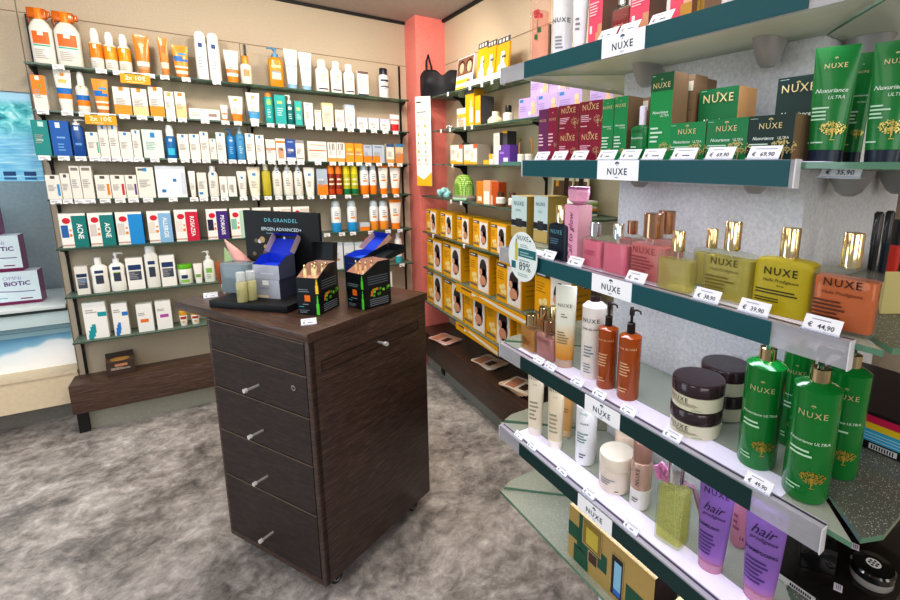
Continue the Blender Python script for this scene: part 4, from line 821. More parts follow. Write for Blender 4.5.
def mesh_cap_mat():
    m = bpy.data.materials.new('green_dotted_net'); t_, b = nt(m); v = coords(t_)
    vo = t_.nodes.new('ShaderNodeTexVoronoi'); vo.inputs['Scale'].default_value = 85; vo.inputs['Randomness'].default_value = .15; t_.links.new(v, vo.inputs['Vector'])
    t_.links.new(ramp(t_, vo.outputs['Distance'], [(.2, '#d9e8a0'), (.45, '#7fae3c'), (.7, '#577f2a')]), b.inputs['Base Color']); bump(t_, b, vo.outputs['Distance'], .5); return m
NET = mesh_cap_mat(); t = thing('mesh_cap', 'green dotted fabric cap on the fourth right-wall shelf', 'cap', (P.x, P.y, AZ[3] + .0006), FB.a)
mb = MB(); mb.body([(.03, .085, .055, NET), (.09, .082, .053, NET), (.13, .068, .045, NET), (.152, .04, .03, NET), (.16, .012, .01, NET)], 28, 2.4); mb.build('crown', t)
mb = MB(); mb.body([(0, .095, .06, M('#8d857c', .8)), (.018, .098, .062, M('#8d857c', .8)), (.031, .088, .057, M('#a69e92', .8))], 28, 2.6); mb.tube([(-.07, -.04, .01), (.02, -.075, .008), (.1, -.03, .01)], .009, M('#9fc4a8', .8)); mb.build('brim', t)
P = FB.at(444, AZ[3], 1.30); t = thing('cloth_flower', 'pale cyan cloth flower on the fourth right-wall shelf', 'toy', (P.x, P.y, AZ[3] + .0006), FB.a)
CY_ = M('#9fd3d6', .8)
for k in range(6):
    a = k * PI / 3; mb = MB(); T = Matrix.Translation((math.cos(a) * .038, math.sin(a) * .022 - .0, .022 + .012 * (k % 3))) @ Matrix.Rotation(.4 * math.sin(a * 2), 4, 'Y'); mb.rbox(-.028, .028, -.016, .016, -.02, .016, CY_, .012, 3, T); mb.build('petal', t)
mb = MB(); mb.body([(.02, .018, .014, M('#c6e4e4', .8)), (.06, .02, .015, M('#c6e4e4', .8)), (.068, .01, .008, M('#c6e4e4', .8))], 14); mb.build('centre', t)
P = FB.at(450, AZ[1], 1.345); t = thing('silver_trinket', 'small silver trinket pair lying on the second right-wall shelf', 'trinket', (P.x, P.y, AZ[1] + .0006), FB.a)
for k in range(4): mb = MB(); mb.tube([(-.035 + .024 * k, 0, .006), (-.028 + .024 * k, -.01, .018), (-.02 + .024 * k, 0, .006)], .005, METAL, 6); mb.build('ring', t)
P = FB.at(490, AZ[0], 1.336); mb = MB(); mb.box(-.28, .30, -.004, .05, 0, .0035, WHITE); mb.box(-.28, .30, -.0055, -.004, 0, .03, WHITE); o = mb.build('card_tray', smooth=False, loc=(P.x - .012, P.y, AZ[0] + .0004), rotz=FB.a); tag(o, 'white tray holding the yellow header cards', 'tray')
# purple cartons: lower row and upper row
def mam(w, h):
    mb = MB(); d = .085; PU = M('#b9a4d4', .45); mb.box(-w / 2, w / 2, 0, d, 0, h, PU, PU, M('#e4dccf', .5), M('#e9e2ee', .5)); fn = lambda x, z: (x, -.0006, z); f2 = lambda x, z: (x, -.001, z)
    patch(mb, fn, -.44 * w, -.24 * w, .8 * h, .94 * h, M('#3f7fc0', .4), 1); lines(mb, fn, -.44 * w, .05 * w, .35 * h, .65 * h, 3, M('#a189c0', .5), 1)
    for cx, cz, r, c in ((.32, .3, .13, '#e8b88f'), (.3, .62, .1, '#ecc29c'), (.12, .22, .06, '#f3ead8')): mb.add([f2(cx * w, cz * h)] + [f2((cx + r * math.cos(2 * PI * i / 14)) * w, (cz + r * 1.5 * math.sin(2 * PI * i / 14)) * h) for i in range(14)], [(0, 1 + i, 1 + (i + 1) % 14) for i in range(14)], M(c, .45))
    return tag(mb.build('carton', smooth=False), '', 'box'), 0
base = []
for k, (a, b, yt) in enumerate(((518.5, 536.5, 101.5), (537, 557, 98), (557.5, 581, 93.5), (589, 612, 90.5))):
    sp = spot(FB, a, b, yt, AZ[1], d=1.335); sp = (sp[0], sp[1], .098); o = stand(FB, sp, mam, AZ[1]); reg(o, 'lilac baby carton in the lower row', BNAME[1]); base.append(sp[0])
for k, (a, b) in enumerate(((530, 547.5), (548.5, 565), (568, 588))):
    sp = spot(FB, a, b, 80, AZ[1], d=1.35); sp = (sp[0], sp[1], .098); o = stand(FB, sp, mam, AZ[1], lift=.0992); reg(o, 'lilac baby carton stacked on the lower row', BNAME[1])
# papers standing behind the pier on the fourth shelf
for k, (y, c) in enumerate(((1.86, '#d9cdb4'), (1.75, '#e3d9c4'))):
    mb = MB(); mb.box(-.10, .10, 0, .006, 0, .2, M(c, .6), M(c, .6)); fn = lambda x, z: (x, -.0008, z)
    patch(mb, fn, -.08, .09, .02, .15, M('#6d4c36', .6), 1); patch(mb, fn, -.06, .0, .04, .10, M('#c9a178', .6), 1); patch(mb, lambda x, z: (x, -.001, z), .02, .06, .0, .2, M('#2c211c', .6), 1); patch(mb, lambda x, z: (x, -.001, z), -.06, -.03, .12, .15, M('#e3a22a', .6), 1)
    o = mb.build('brochure', smooth=False, loc=(1.44, y, AZ[3] + .0008), rotz=FB.a - .1); o.rotation_euler.x = -.05; tag(o, ('tall brown picture brochure standing behind the pier, far one', 'tall brown picture brochure standing behind the pier, near one')[k], 'brochure')
for k, c in enumerate(('#e9e5da', '#3f7f73', '#ef9a34', '#f4f1ea', '#8fae3c', '#f6f4ee')):
    mb = MB(); mb.rbox(-.1, .1, -.07, .07, 0, .011, M(c, .55), .002); o = mb.build('booklet', loc=(1.352, 1.66 + .006 * (k % 2), AZ[3] + .0008 + .0116 * k), rotz=FB.a + .05 * (k % 3 - 1)); reg(o, 'booklet in a flat pile behind the pier', BNAME[3])
# leaflets on the bench
for k, (px, py, rz) in enumerate(((445, 339, .2), (489, 362, .1), (519, 386, .1))):
    P = atz(px, py, .318); t = thing('leaflet_pile', ('pink leaflets fanned out at the column end of the bench', 'brown portrait leaflets lying mid-bench below the yellow cartons', 'thick leaflet pile on the bench beside the glass pier shelves')[k], 'leaflets', (P.x, P.y, .3156), FB.a + rz)
    for i in range((3, 3, 8)[k]):
        mb = MB(); T = Matrix.Rotation((i % 3 - 1) * .09 + .03 * i, 4, 'Z') @ Matrix.Translation((.008 * i, -.004 * i, .0045 * i)); c = (('#e3b7ae', '#f2e3de'), ('#e8d3c2', '#f3ece6'), ('#d9b490', '#efe2d4'))[k][i % 2]
        mb.rbox(-.105, .105, -.07, .07, 0, .004, M(c, .5), .0012, 1, T)
        if i == (2, 2, 7)[k]:
            for (x0, x1, y0, y1, cc) in ((-.09, -.02, -.06, .05, '#c98b70'), (.0, .05, -.05, .02, '#5a3a30'), (.03, .09, -.02, .06, '#e6b596')):
                mb.add([T @ Vector(p) for p in ((x0, y0, .0044), (x1, y0, .0044), (x1, y1, .0044), (x0, y1, .0044))], [(0, 1, 2, 3)], M(cc, .5))
        mb.build('leaflet', t)
# paper banner hanging at the column end of the upper shelves
b = FB.on(433, 94.5, 1.312); b.y = 3.185; bd = Vector((-.066, .115, 0)); a = b + bd; L = bd.length; zt = 2.024; zb = zt - .615; Hh = zt - zb
mb = MB(); mb.box(-L, 0, 0, .0015, -Hh, 0, M('#f0ede8', .6)); fn = lambda x, z: (x, -.0006, z); f2 = lambda x, z: (x, -.0009, z)
mb.add([fn(-L, -Hh), fn(0, -Hh), fn(0, -Hh * .84), fn(-L * .55, -Hh * .93), fn(-L, -Hh * .88)], [(0, 1, 2, 3, 4)], M('#f0b81a', .5))
patch(mb, fn, -L * .92, -L * .6, -Hh * .07, -Hh * .055, INK, 1); patch(mb, fn, -L * .92, -L * .3, -Hh * .175, -Hh * .165, INK, 1); lines(mb, fn, -L * .92, -L * .08, -Hh * .26, -Hh * .2, 3, M('#b9b4ac', .6), 1)
for r in range(5):
    for c in range(2):
        x0 = -L * (.9 - .46 * c); z0 = -Hh * (.34 + .095 * r); patch(mb, fn, x0, x0 + L * .12, z0, z0 + Hh * .03, M('#e3b24a' if (r + c) % 2 else '#b9b0a4', .6), 1); lines(mb, f2, x0, x0 + L * .36, z0 - Hh * .04, z0 - Hh * .008, 2, M('#c4beb6', .6), 1)
o = mb.build('paper_banner', smooth=False, loc=(b.x - .004, b.y, zt), rotz=math.atan2(-bd.y, -bd.x)); tag(o, 'white paper banner with yellow foot in front of pink column', 'banner')
for k, px, n_ in ((0, 448, 0), (0, 470, 0), (0, 482, 0), (0, 492, 0), (1, 441, 0), (1, 450, 0), (1, 465, 0), (1, 472, 0), (2, 452.5, 0), (3, 451, 0), (3, 461, 0), (4, 433, 0), (4, 464, 0)):
    o = shelf_tag(.026, .024); P = FB.at(px, AZ[k], (BXU if k < 3 else BXL) - .0016); put(o, (P.x, P.y, AZ[k] - .0055), FB.a); o['category'] = 'price tag'; reg(o, 'small white shelf-edge tag', BNAME[k])
# ------------------------------------------------------------------ pier with branded glass shelves
NZ = [1.806, 1.566, 1.323, 1.033, .767, .53]
NNAME = ['top pier shelf', 'second pier shelf', 'third pier shelf', 'fourth pier shelf', 'fifth pier shelf', 'lowest pier shelf']
D0, SL, SR, DW, WL, WR = .714, 1.138, .193, .953, .912, .419
def xy(d, s): p = NP(d, s, 0); return (p.x, p.y)
LED = M('#e2def6', .35, emit=.4)
PLX = [(602, 645.2), (597.5, 638.7), (592, 631.7), (585, 620), (578, 612), None]
def support(parent, d, s, z, fr):
    mb = MB(); o = fr.o; A_ = math.cos(0)
    rows = [(-.058, .012, .010, DGREY), (-.05, .018, .022, DGREY), (-.03, .022, .034, DGREY), (-.0095, .026, .042, DGREY)]
    mb.body(rows, 20, 2.2, cy=-.043); b = mb.build('bracket', parent); P = NP(d, s, 0); b.location = (P.x, P.y, 0); b.rotation_euler.z = fr.a
for k, z in enumerate(NZ):
    t = thing('glass_shelf', ORD[k] + ' branded glass shelf from the top, front of white pier', 'shelf', (0, 0, z), 0, 'front shelves of the pier')
    gm = (FROST, FROST, FROST, PALE, PALE, GLIT2)[k]
    glass_board('glass_panel', t, [xy(D0, SR), xy(D0, SL), xy(DW, WL), xy(DW, WR)][::-1], -.009, 0, gm, EDGE2)
    for s in (.50, .80): support(t, .954, s, z, FN)
    if k < 5:
        r0, r1 = (.328, 1.013) if k == 1 else (.228, 1.118)
        def rail_box(mb, s0, s1, d0, d1, z0, z1, mat):
            pts = [xy(d0, s1), xy(d0, s0), xy(d1, s0), xy(d1, s1)]; mb.prism(pts, z0, z1, mat)
        mb = MB(); rail_box(mb, r0, r1, .7005, .7035, -.037, .003, CLEAR); rail_box(mb, r0, r1, .7035, .7137, -.012, -.0095, CLEAR); rail_box(mb, r0, r1, .7035, .714, .0005, .003, M('#b9b7c6', .2)); rail_box(mb, r0, r1, .714, .7185, .0005, .0035, M('#4b4653', .3)); rail_box(mb, r0, r1, .7185, .722, .0005, .003, M('#c9c6dc', .2))
        rail = mb.build('price_rail', t, smooth=False)
        mb = MB(); rail_box(mb, .335, 1.008, .6985, .7003, -.036, .0022, TEAL if k > 2 else TEAL_LIT); mb.build('green_insert', rail, smooth=False)  # upper inserts get a brighter teal: LED light put into the colour
        mb = MB(); rail_box(mb, .30, 1.06, .7225, .776, .0003, .0012, LED); mb.build('light_strip', rail, smooth=False)
        mb = MB(); rail_box(mb, r0 - .002, r0, .699, .7145, -.038, .004, M('#dadbe2', .2)); mb.build('end_cap', rail, smooth=False); mb = MB(); rail_box(mb, r1, r1 + .002, .699, .7145, -.038, .004, M('#dadbe2', .2)); mb.build('end_cap', rail, smooth=False)
        a, b = PLX[k]; py = proj(NP(.6985, .7, z - .017))[1]
        pa = FN.at(a, z - .017, .6985); pb = FN.at(b, z - .017, .6985); c = (pa + pb) / 2; w = (pb - pa).length; H2 = .0395
        mb = MB(); mb.box(-w / 2, w / 2, -.0009, 0, -H2 / 2, H2 / 2, M('#eef0f6', .3, emit=.12)); fn = lambda x, q: (x, -.0013, q)
        mb.text('NUXE', .0185, fn, M('#16304a', .4), 0, -.0035, bold=.012, wmax=w * .74); emblem(mb, fn, 0, .0125, .011, M('#1c4f66', .4)); mb.text('PARIS', .0042, fn, M('#5c6c86', .5), 0, -.0148)
        o = mb.build('name_plate', rail, smooth=False); o.location = (c.x, c.y, -.017); o.rotation_euler.z = FN.a
    t2 = thing('glass_shelf', ORD[k] + ' speckled glass shelf from the top, near side of pier', 'shelf', (0, 0, z), 0, 'side shelves of the pier')
    glass_board('glass_panel', t2, [xy(.734, .189), xy(.770, .172), xy(1.40, .172), xy(1.42, .19), xy(1.42, .418), xy(.958, .418)], -.009, 0, (FROST, FROST, GLIT, GLIT, GLIT, GLIT)[k], EDGE2)
    for d in (1.03, 1.3): support(t2, d, .419, z, FR)
    t3 = thing('glass_shelf', ORD[k] + ' speckled glass shelf from the top, far side of pier', 'shelf', (0, 0, z), 0, 'far side shelves of the pier')
    glass_board('glass_panel', t3, [xy(.734, 1.142), xy(.958, .914), xy(1.42, .914), xy(1.42, 1.158), xy(.770, 1.158)], -.009, 0, (FROST, FROST, GLIT2, GLIT2, GLIT2, GLIT2)[k], EDGE2)

def slant_tag(px, k, text='', s_=1.0, fr=FN, d=.706, label=None, zz=None, z_=None):
    z = NZ[k] + .0036 if z_ is None else z_
    P = fr.at(px, z + .008, d); w, h = .05 * s_, .024 * s_
    t = thing('price_tag', '', 'price tag', (P.x, P.y, z), fr.a)
    T = Matrix.Rotation(-math.radians(30 if k < 3 else 44), 4, 'X')
    g = lambda x, y, q: tuple(T @ Vector((x, y, q)))
    mb = MB(); mb.add([g(-w / 2, 0, 0), g(w / 2, 0, 0), g(w / 2, 0, h), g(-w / 2, 0, h), g(-w / 2, .001, 0), g(w / 2, .001, 0), g(w / 2, .001, h), g(-w / 2, .001, h)], [(0, 1, 2, 3), (7, 6, 5, 4), (0, 4, 5, 1), (1, 5, 6, 2), (2, 6, 7, 3), (3, 7, 4, 0)], M('#eef0f8', .4))
    fn = lambda x, q: g(x, -.0005, q)
    lines(mb, fn, -w * .3, w * .42, h * .74, h * .86, 1, M('#9aa0b8', .5), 1)
    mb.text('€', h * .42, fn, M('#3b3f55', .4), -w * .3, h * .36, bold=.01)
    if text: mb.text(text, h * .42, fn, M('#3b3f55', .4), w * .12, h * .36, bold=.01)
    else: lines(mb, fn, -w * .05, w * .3, h * .3, h * .52, 1, M('#6a6f88', .5), 1)
    mb.build('paper', t, smooth=False)
    mb = MB(); CP = glass('#e8ecf4', .3, .05); mb.add([g(-w * .53, -.0012, -.001), g(w * .53, -.0012, -.001), g(w * .53, -.0012, .003), g(-w * .53, -.0012, .003)], [(0, 1, 2, 3)], CP); mb.box(-w * .53, w * .53, -.001, .012, 0, .0008, CP); mb.build('holder', t, smooth=False)
    if label: t['label'] = label
    else: reg(t, 'slanted price tag on the front rail', NNAME[k]) if not text else reg(t, 'slanted price tag reading ' + text, NNAME[k])
    return t
for px in (606, 627, 659): slant_tag(px, 0)
for px in (540, 557.5, 577.5, 605, 628, 651.5): slant_tag(px, 1)
slant_tag(682, 1); slant_tag(718, 1, '69,90', label='slanted price tag reading 69,90 before the low green carton'); slant_tag(762, 1, '69,90', label='slanted price tag reading 69,90 before the low dark green carton')
for px in (547, 573.5, 634): slant_tag(px, 2)
slant_tag(705, 2, '38,90', label='slanted price tag before the medium clear yellow oil flask'); slant_tag(752, 2, '39,90', label='slanted price tag left of the large frosted yellow flask'); slant_tag(820, 2, '44,90', label='slanted price tag before the orange shimmering oil flask')
for px in (536.5, 548, 575, 597, 626, 670): slant_tag(px, 3, s_=.82)
slant_tag(756, 3, '49,90', s_=.9, label='slanted price tag before the green pump bottles')
for px in (517, 530, 560, 587, 629, 735): slant_tag(px, 4, s_=.8)

def nplace(k, mk, xl, xr, yt, yb=None, d=None, round_=False, twist=0, face=0, z=None, fr=FN):
    zz = NZ[k] + .0014 if z is None else z
    if k in (1, 2) and not round_: dx = .5 * ((xl + xr) / 2 - 497) / 2450 * ((yb or 160) - yt); xl -= dx; xr -= dx
    sp = spot(fr, xl, xr, yt, zz, yb, d, round_); return stand(fr, sp, mk, zz, twist, face, .0002)
CRM = '#e9dcc0'
def nux(u=0, v=.75, sz=.2, c='#2a2c33', s='NUXE', **kw): return (s, u, v, sz, c, kw)
# --- top pier shelf
def rose_flask(w, h):
    r, hd = bottle('clear pink tall bottle with a rose on the top pier shelf', w, h, '#f3c3b4', '#d99a8c', capf=.12, capw=.6, mat=glass('#fdf1ec', .1, .04), lns=(), seg=24)
    fn = lambda x, z: surf([(0, w / 2, w / 2, 0), (h, w / 2, w / 2, 0)])(x, z); mb = MB(); RS, RD, LF = M('#e2605c', .4), M('#b83a40', .4), M('#2f6b35', .4)
    for i in range(9):
        a = i * .7; q = w * .2 * i / 9; patch(mb, lambda x, z, i=i: (lambda p: (p[0], p[1] - .0004 - .0002 * (9 - i), p[2]))(fn(x, z)), math.cos(a) * q - w * .1, math.cos(a) * q + w * .1, h * .58 + math.sin(a) * q - w * .09, h * .58 + math.sin(a) * q + w * .09, RS if i % 2 else RD, 2)
    patch(mb, fn, -w * .01, w * .015, h * .26, h * .5, LF, 1); patch(mb, fn, .0, w * .18, h * .36, h * .42, LF, 2); patch(mb, fn, -w * .14, .0, h * .28, h * .34, LF, 2); mb.build('rose_print', r)
    mb = MB(); mb.body([(.02 * h, w * .4, w * .4, glass('#fae0d7', .16, .08)), (h * .62, w * .4, w * .4, glass('#fae0d7', .16, .08))], 20); mb.build('lotion', r); return r, hd
P0 = (FN.at(536, NZ[0], .735)); nplace(0, rose_flask, 526.5, 547, -25, d=.735, round_=True, face=.7)
nplace(0, lambda w, h: bottle('tall white cylinder bottle with black lettering on the top pier shelf', w, h, '#e7e7ea', '#e3e3e6', capf=.34, capw=.97, sh=.01, texts=(nux(0, .48, .3, '#23242c', rot=0),), lns=((-.5, .3, .12, .3, 4, '#8c8c96'),), seg=28), 549.5, 569.5, -22, d=.735, round_=True, face=.7)
nplace(0, lambda w, h: squeeze('plain white tube beside the pink carton on the top pier shelf', w, h, '#eceaf0', '#e6dfe6', texts=(), lns=((-.5, .1, .3, .5, 3, '#8c8c96'),)), 570, 587, -24, d=.735, round_=True, face=.7)
PK = '#ea5673'
def pinkbox(label, gold=False):
    pr_ = ((.55, 1, 0, .2, '#d9a07c'), (.7, 1, .2, .3, '#d9a07c'), (.12, .3, .2, .3, '#f6dfe4')) if not gold else ((.5, 1, 0, .3, '#c9983f'), (.62, 1, .3, .42, '#e7b7a0'))
    return lambda w, h: carton(label, w, .05, h, PK, '#7b5a48', '#d9c4b4', pr_, (nux(.5, .93, .25, '#f7e3c4'),), ((.1, .8, .42, .6, 5, '#f6d3da'), (.1, .7, .64, .74, 2, '#fbe8ec')))
nplace(0, pinkbox('left pink carton with brown side on the top pier shelf'), 587.5, 601, -32, d=.74)
def red_flask(w, h): return perfume('red perfume flask with silver neck on the top pier shelf', w, h, '#b3140f', CHROME, .34, .42, .4, .9, texts=(nux(0, .3, .16, '#f0c9b8'),), lns=((-.7, .2, .1, .2, 2, '#f3d2c8'),), fill=.92, tube=False)
nplace(0, red_flask, 608.5, 627.5, -14, d=.745)
nplace(0, pinkbox('middle pink carton with brown side on the top pier shelf'), 628.5, 647.5, -40, d=.74)
nplace(0, pinkbox('right pink carton with gold tree on the top pier shelf', True), 668.5, 690.5, -45, d=.74)
nplace(0, lambda w, h: carton('golden brown carton at the right of the pink cartons', w, .05, h, '#a9843c', '#8d6f55', None, ((.0, .6, 0, .35, '#c9a557'),)), 692, 703, -45, d=.755)
# --- second pier shelf
def wine(label, col='#8c1236', tre=True):
    def f(w, h):
        o, _ = carton(label, w, .05, h, col, '#8d7256', '#cbb48c', (), (nux(.5, .78, .24, '#d9b98a', bold=.01),), ((.08, .62, .3, .56, 4, '#e7bccb'), (.08, .5, .12, .2, 1, '#e7bccb')))
        if tre: mb = MB(); fn = lambda x, z: (x, -.0012, z); tree(mb, fn, w * .36, h * .3, w * .36, M('#d9b98a', .35, .3), 40); mb.build('tree_print', o, smooth=False); mb = MB(); emblem(mb, fn, 0, h * .9, w * .14, M('#d9b98a', .35)); mb.build('crown_print', o, smooth=False)
        return o, 0
    return f
nplace(1, wine('leftmost slim wine-red carton on the second pier shelf', '#6e2a5e', False), 538.5, 547.5, 109.5, d=.745); nplace(1, wine('second slim wine-red carton on the second pier shelf', '#8a1440'), 548, 557, 107.5, d=.745)
for a, b, yt, ym, nm in ((557.5, 577, 105, 132, 'left'), (577.8, 600, 101, 130.5, 'right')):
    sp = spot(FN, a, b, ym, NZ[1], d=.745); hh = sp[2]; o = stand(FN, sp, wine(nm + ' wine-red carton at the bottom of the stacked pair'), NZ[1])
    sp = spot(FN, a, b, yt, NZ[1], d=.745); o = stand(FN, (sp[0], sp[1], sp[2] - hh - .001), wine(nm + ' wine-red carton on top of the stacked pair', '#86122f'), NZ[1], lift=hh + .0012)
GR, GD = '#118a4c', '#0d4a2b'
def green(label, col=GR, d=.05, head=None, side='#7d664c', big=False, fs=.2):
    def f(w, h):
        pr_ = ((0, 1, .8, 1, head),) if head else ()
        flat = h < w * 1.2
        tx = (nux(.5, .80 if not flat else .76, fs if flat else .26, '#d8c896', bold=.01), ('Nuxuriance', .36 if flat else .46, .5 if flat else .57, .1 if flat else .13, '#e8f3ea', dict(shear=.25, bold=.01)), ('ULTRA', .8 if flat else .72, .5, .08 if flat else .1, '#e8f3ea', {})) if flat else (nux(.5, .86, .26, '#d8c896', bold=.01), ('Nuxuriance', .5, .56, .15, '#e8f3ea', dict(shear=.25, bold=.01)), ('ULTRA', .7, .52, .13, '#e8f3ea', {}))
        o, _ = carton(label, w, d, h, col, side, '#cbb48c', pr_, tx, ((.06, .66, .3, .42, 2, '#cfe6d6'), (.06, .5, .1, .18, 1, '#bfdcc8'), (.04, .22, .93, .95, 1, '#cfe6d6')) if flat else ((.1, .7, .22, .42, 4, '#cfe6d6'), (.06, .3, .97, .98, 1, '#cfe6d6')))
        mb = MB(); fn = lambda x, z: (x, -.0012, z); G2 = M('#cdbb7e', .35, .3)
        tree(mb, fn, w * .33, h * (.24 if flat else .14), (h * .5 if flat else w * .5), G2, 60); mb.build('tree_print', o, smooth=False); mb = MB(); emblem(mb, fn, 0, h * (.9 if flat else .925), w * .1, G2); mb.build('crown_print', o, smooth=False); return o, 0
    return f
nplace(1, green('left slim green carton beside the wine-red stack'), 601.5, 612.8, 99, d=.745); nplace(1, green('right slim green carton beside the wine-red stack', d=.045), 613.6, 626.6, 96.5, d=.745)
def plainb(label, c='#80684e'): return lambda w, h: carton(label, w, .05, h, c, '#6e5843', '#a5896a', ((.5, .9, .8, .95, '#d8ccb8'), (0, 1, .6, .61, '#5a4636'), (0, 1, .3, .31, '#5a4636')))
nplace(1, plainb('brown carton back turned outward behind the dropper bottle'), 634, 648, 98, d=.80)
def dropper(w, h):
    r, hd = bottle('green dropper bottle with pale pipette on the second pier shelf', w, h, '#0f7a3c', '#e9e4f4', capf=.34, capw=.34, n=4, dr=.7, sh=.06, texts=(('Nuxuriance', 0, .42, .15, '#e8f3ea', dict(shear=.2)), nux(0, .54, .2, '#0a4a26')), lns=((-.7, .2, .14, .3, 3, '#cfe6d6'),), name='dropper_bottle', capname='collar', seg=28)
    mb = MB(); mb.body([(h * .84, w * .1, w * .1, M('#d9d2ee', .4)), (h * .95, w * .1, w * .1, M('#d9d2ee', .4)), (h, w * .05, w * .05, M('#d9d2ee', .4))], 12); mb.build('pipette', r); return r, hd
nplace(1, dropper, 629, 645, 105.5, d=.738)
nplace(1, green('tall green carton with dark head at the middle of second pier shelf', '#10924c', .045, '#0c5a30'), 649.5, 671, 73, d=.745)
for k_, (a, b, dd) in enumerate(((682, 692, .80), (692, 702, .86))): nplace(1, lambda w, h: carton(('tall brown carton side directly behind the tall green carton', 'second tall brown carton behind the tall green carton')[k_], w, .04, h, '#80684e', '#7d664c', '#a5896a', ((.3, .9, .82, .93, '#d8ccb8'), (0, 1, .6, .605, '#5a4636'), (0, 1, .35, .355, '#5a4636'))), a, b, (75, 79)[k_], d=dd)
flat = ((669, 704, 122.5, GR, 'leftmost low green carton in the front row of second shelf'), (705.5, 746, 118.5, '#0f7f47', 'second low green carton in the front row of second shelf'), (747, 792, 115, '#0e2f2a', 'low dark green carton in the front row of second shelf'))
for a, b, yt, c, lb in flat: nplace(1, green(lb, c, .055, fs=.17), a, b, yt, d=.745)
nplace(1, green('low green carton stacked behind with kraft side showing', '#0d6b3c', .06, None, '#c99f6c', fs=.17), 697, 735, 88, d=.806)
hb = .082; nplace(1, green('dark green carton stacked at the back right of second shelf', '#0e2f2a', .06, None, '#a9865c', fs=.17), 774, 816, 76, d=.806)
# --- green tubes on the near-side shelf
def gtube(label):
    def f(w, h):
        r, hd = squeeze(label, w, h, '#0c7a34', '#16283a', capf=.11, cr=w * .40, texts=(nux(0, .83, .17, '#d8c896', bold=.012), ('Nuxuriance', -.06, .62, .15, '#dff0e2', dict(shear=.3, bold=.01)), ('ULTRA', .2, .56, .12, '#dff0e2', dict(shear=.2))), lns=((-.8, .1, .37, .5, 4, '#bfe0c8'), (-.85, -.1, .17, .2, 1, '#bfe0c8')), seg=32)
        rows = [(0, w * .4, w * .25, 0), (h, w * .5, .0015, 0)]; mb = MB(); fn = surf([(h * .11, w * .40, w * .24, 0), (h * .55, w * .45, w * .2, 0), (h, w * .5, .002, 0)], 2.2, .006); tree(mb, fn, w * .12, h * .27, w * .5, M('#d6bd6a', .3, .5), 70); mb.build('tree_print', r, smooth=False); mb = MB(); emblem(mb, fn, 0, h * .89, w * .08, M('#d8c896', .4)); mb.build('crown_print', r, smooth=False); return r, hd
    return f
nplace(1, gtube('left green squeeze tube on the near side of the pier'), 812, 852, 44, d=.225, fr=FR, face=.85, z=NZ[1] + .0004) if 0 else None
for (a, b, yt, dN, lb) in ((800, 846, 44, .775, 'left green squeeze tube on the near side of the pier'), (856, 906, 38, .795, 'right green squeeze tube at the right photo edge'), (838, 862, 52, .86, 'third green squeeze tube behind the left one')):
    sp = spot(FN, a, b, yt, NZ[1], d=dN, round_=True); w = sp[1] * .95; o, hd = gtube(lb)(w, sp[2]); rz = faceP(sp[0], FN, .8); Y = Vector((-math.sin(rz), math.cos(rz), 0)); put(o, sp[0] + Y * hd, rz)
    o.location.z = NZ[1] + .0004
P = NP(.745, .2, 0); PT = atz(839, 169, NZ[1] - .001)
t = slant_tag(839, 1, '35,90', 1.05, FN, .745, 'price tag reading 35,90 below the left green tube', z_=NZ[1] - .022)
# --- third pier shelf
def giftb(label):
    def f(w, h):
        o, _ = carton(label, w, .075, h, '#c9dcdc', '#a58d45', '#c9b070', ((0, 1, .28, .42, '#1f2228'), (.3, .7, .24, .46, '#30343a'), (.0, 1, 0, .26, '#bfa96a')), (nux(.5, .82, .22, '#4a6a74'),), ((.3, .7, .64, .7, 2, '#8fb0b4'),)); return o, 0
    return f
nplace(2, giftb('left pale blue gift carton with dark sash on third pier shelf'), 511, 526, 196, d=.86); nplace(2, giftb('right pale blue gift carton with dark sash on third pier shelf'), 533, 546.5, 196, d=.86)
def navyf(w, h): return perfume('dark navy perfume flask with gold cap on third pier shelf', w, h, '#0d1f33', GOLD, .32, .34, .4, .95, texts=(nux(0, .52, .2, '#6fb0c4'),), lns=((-.6, .6, .3, .42, 3, '#5c7f94'),), frost=True)
nplace(2, navyf, 547, 566, 205.5, yb=260, twist=.0)
def candy(w, h):
    r = thing('gift_carton', 'pink cracker-shaped gift carton with script lettering', 'box'); mb = MB(); zb = h * .77; PC = M('#e3a6c0', .4); mb.box(-w / 2, w / 2, 0, w * .9, 0, zb, PC, PC, M('#cfa0a8', .45), M('#b98aa0', .45)); fn = lambda x, z: (x, -.0008, z)
    mb.text('Call to glow', w * .9, fn, M('#6a2f58', .4), 0, zb * .46, rot=PI / 2, shear=.3, wmax=zb * .8); mb.build('carton', r, smooth=False)
    mb = MB(); c2 = w * .45; mb.body([(zb, w * .2, w * .18, PC), (h * .82, w * .5, w * .5, PC), (h * .93, w * .66, w * .5, PC), (h * .97, w * .6, w * .5, M('#b06a94', .4)), (h, w * .68, w * .5, PC)], 6, 2, 0, c2); mb.build('candy_top', r, smooth=False); return r, 0
nplace(2, candy, 564.5, 577.5, 187, yb=263)
RO, RO2 = '#fb84ac', '#f28a92'
nplace(2, lambda w, h: perfume('leftmost small pink perfume flask on third pier shelf', w, h, RO, CHROME, .30, .36, .42, .95, tube=False, lns=((-.6, .5, .3, .42, 3, '#b0486a'),)), 581, 600, 222.5, yb=268.5)
nplace(2, lambda w, h: perfume('second small pink perfume flask on third pier shelf', w, h, RO, CHROME, .30, .3, .42, .95), 601, 625, 224, yb=275)
nplace(2, lambda w, h: perfume('rose flask behind the small pink flasks on third pier shelf', w, h, '#d9848a', RGOLD, .3, .3, .4, .6), 614, 636, 221, d=.83)
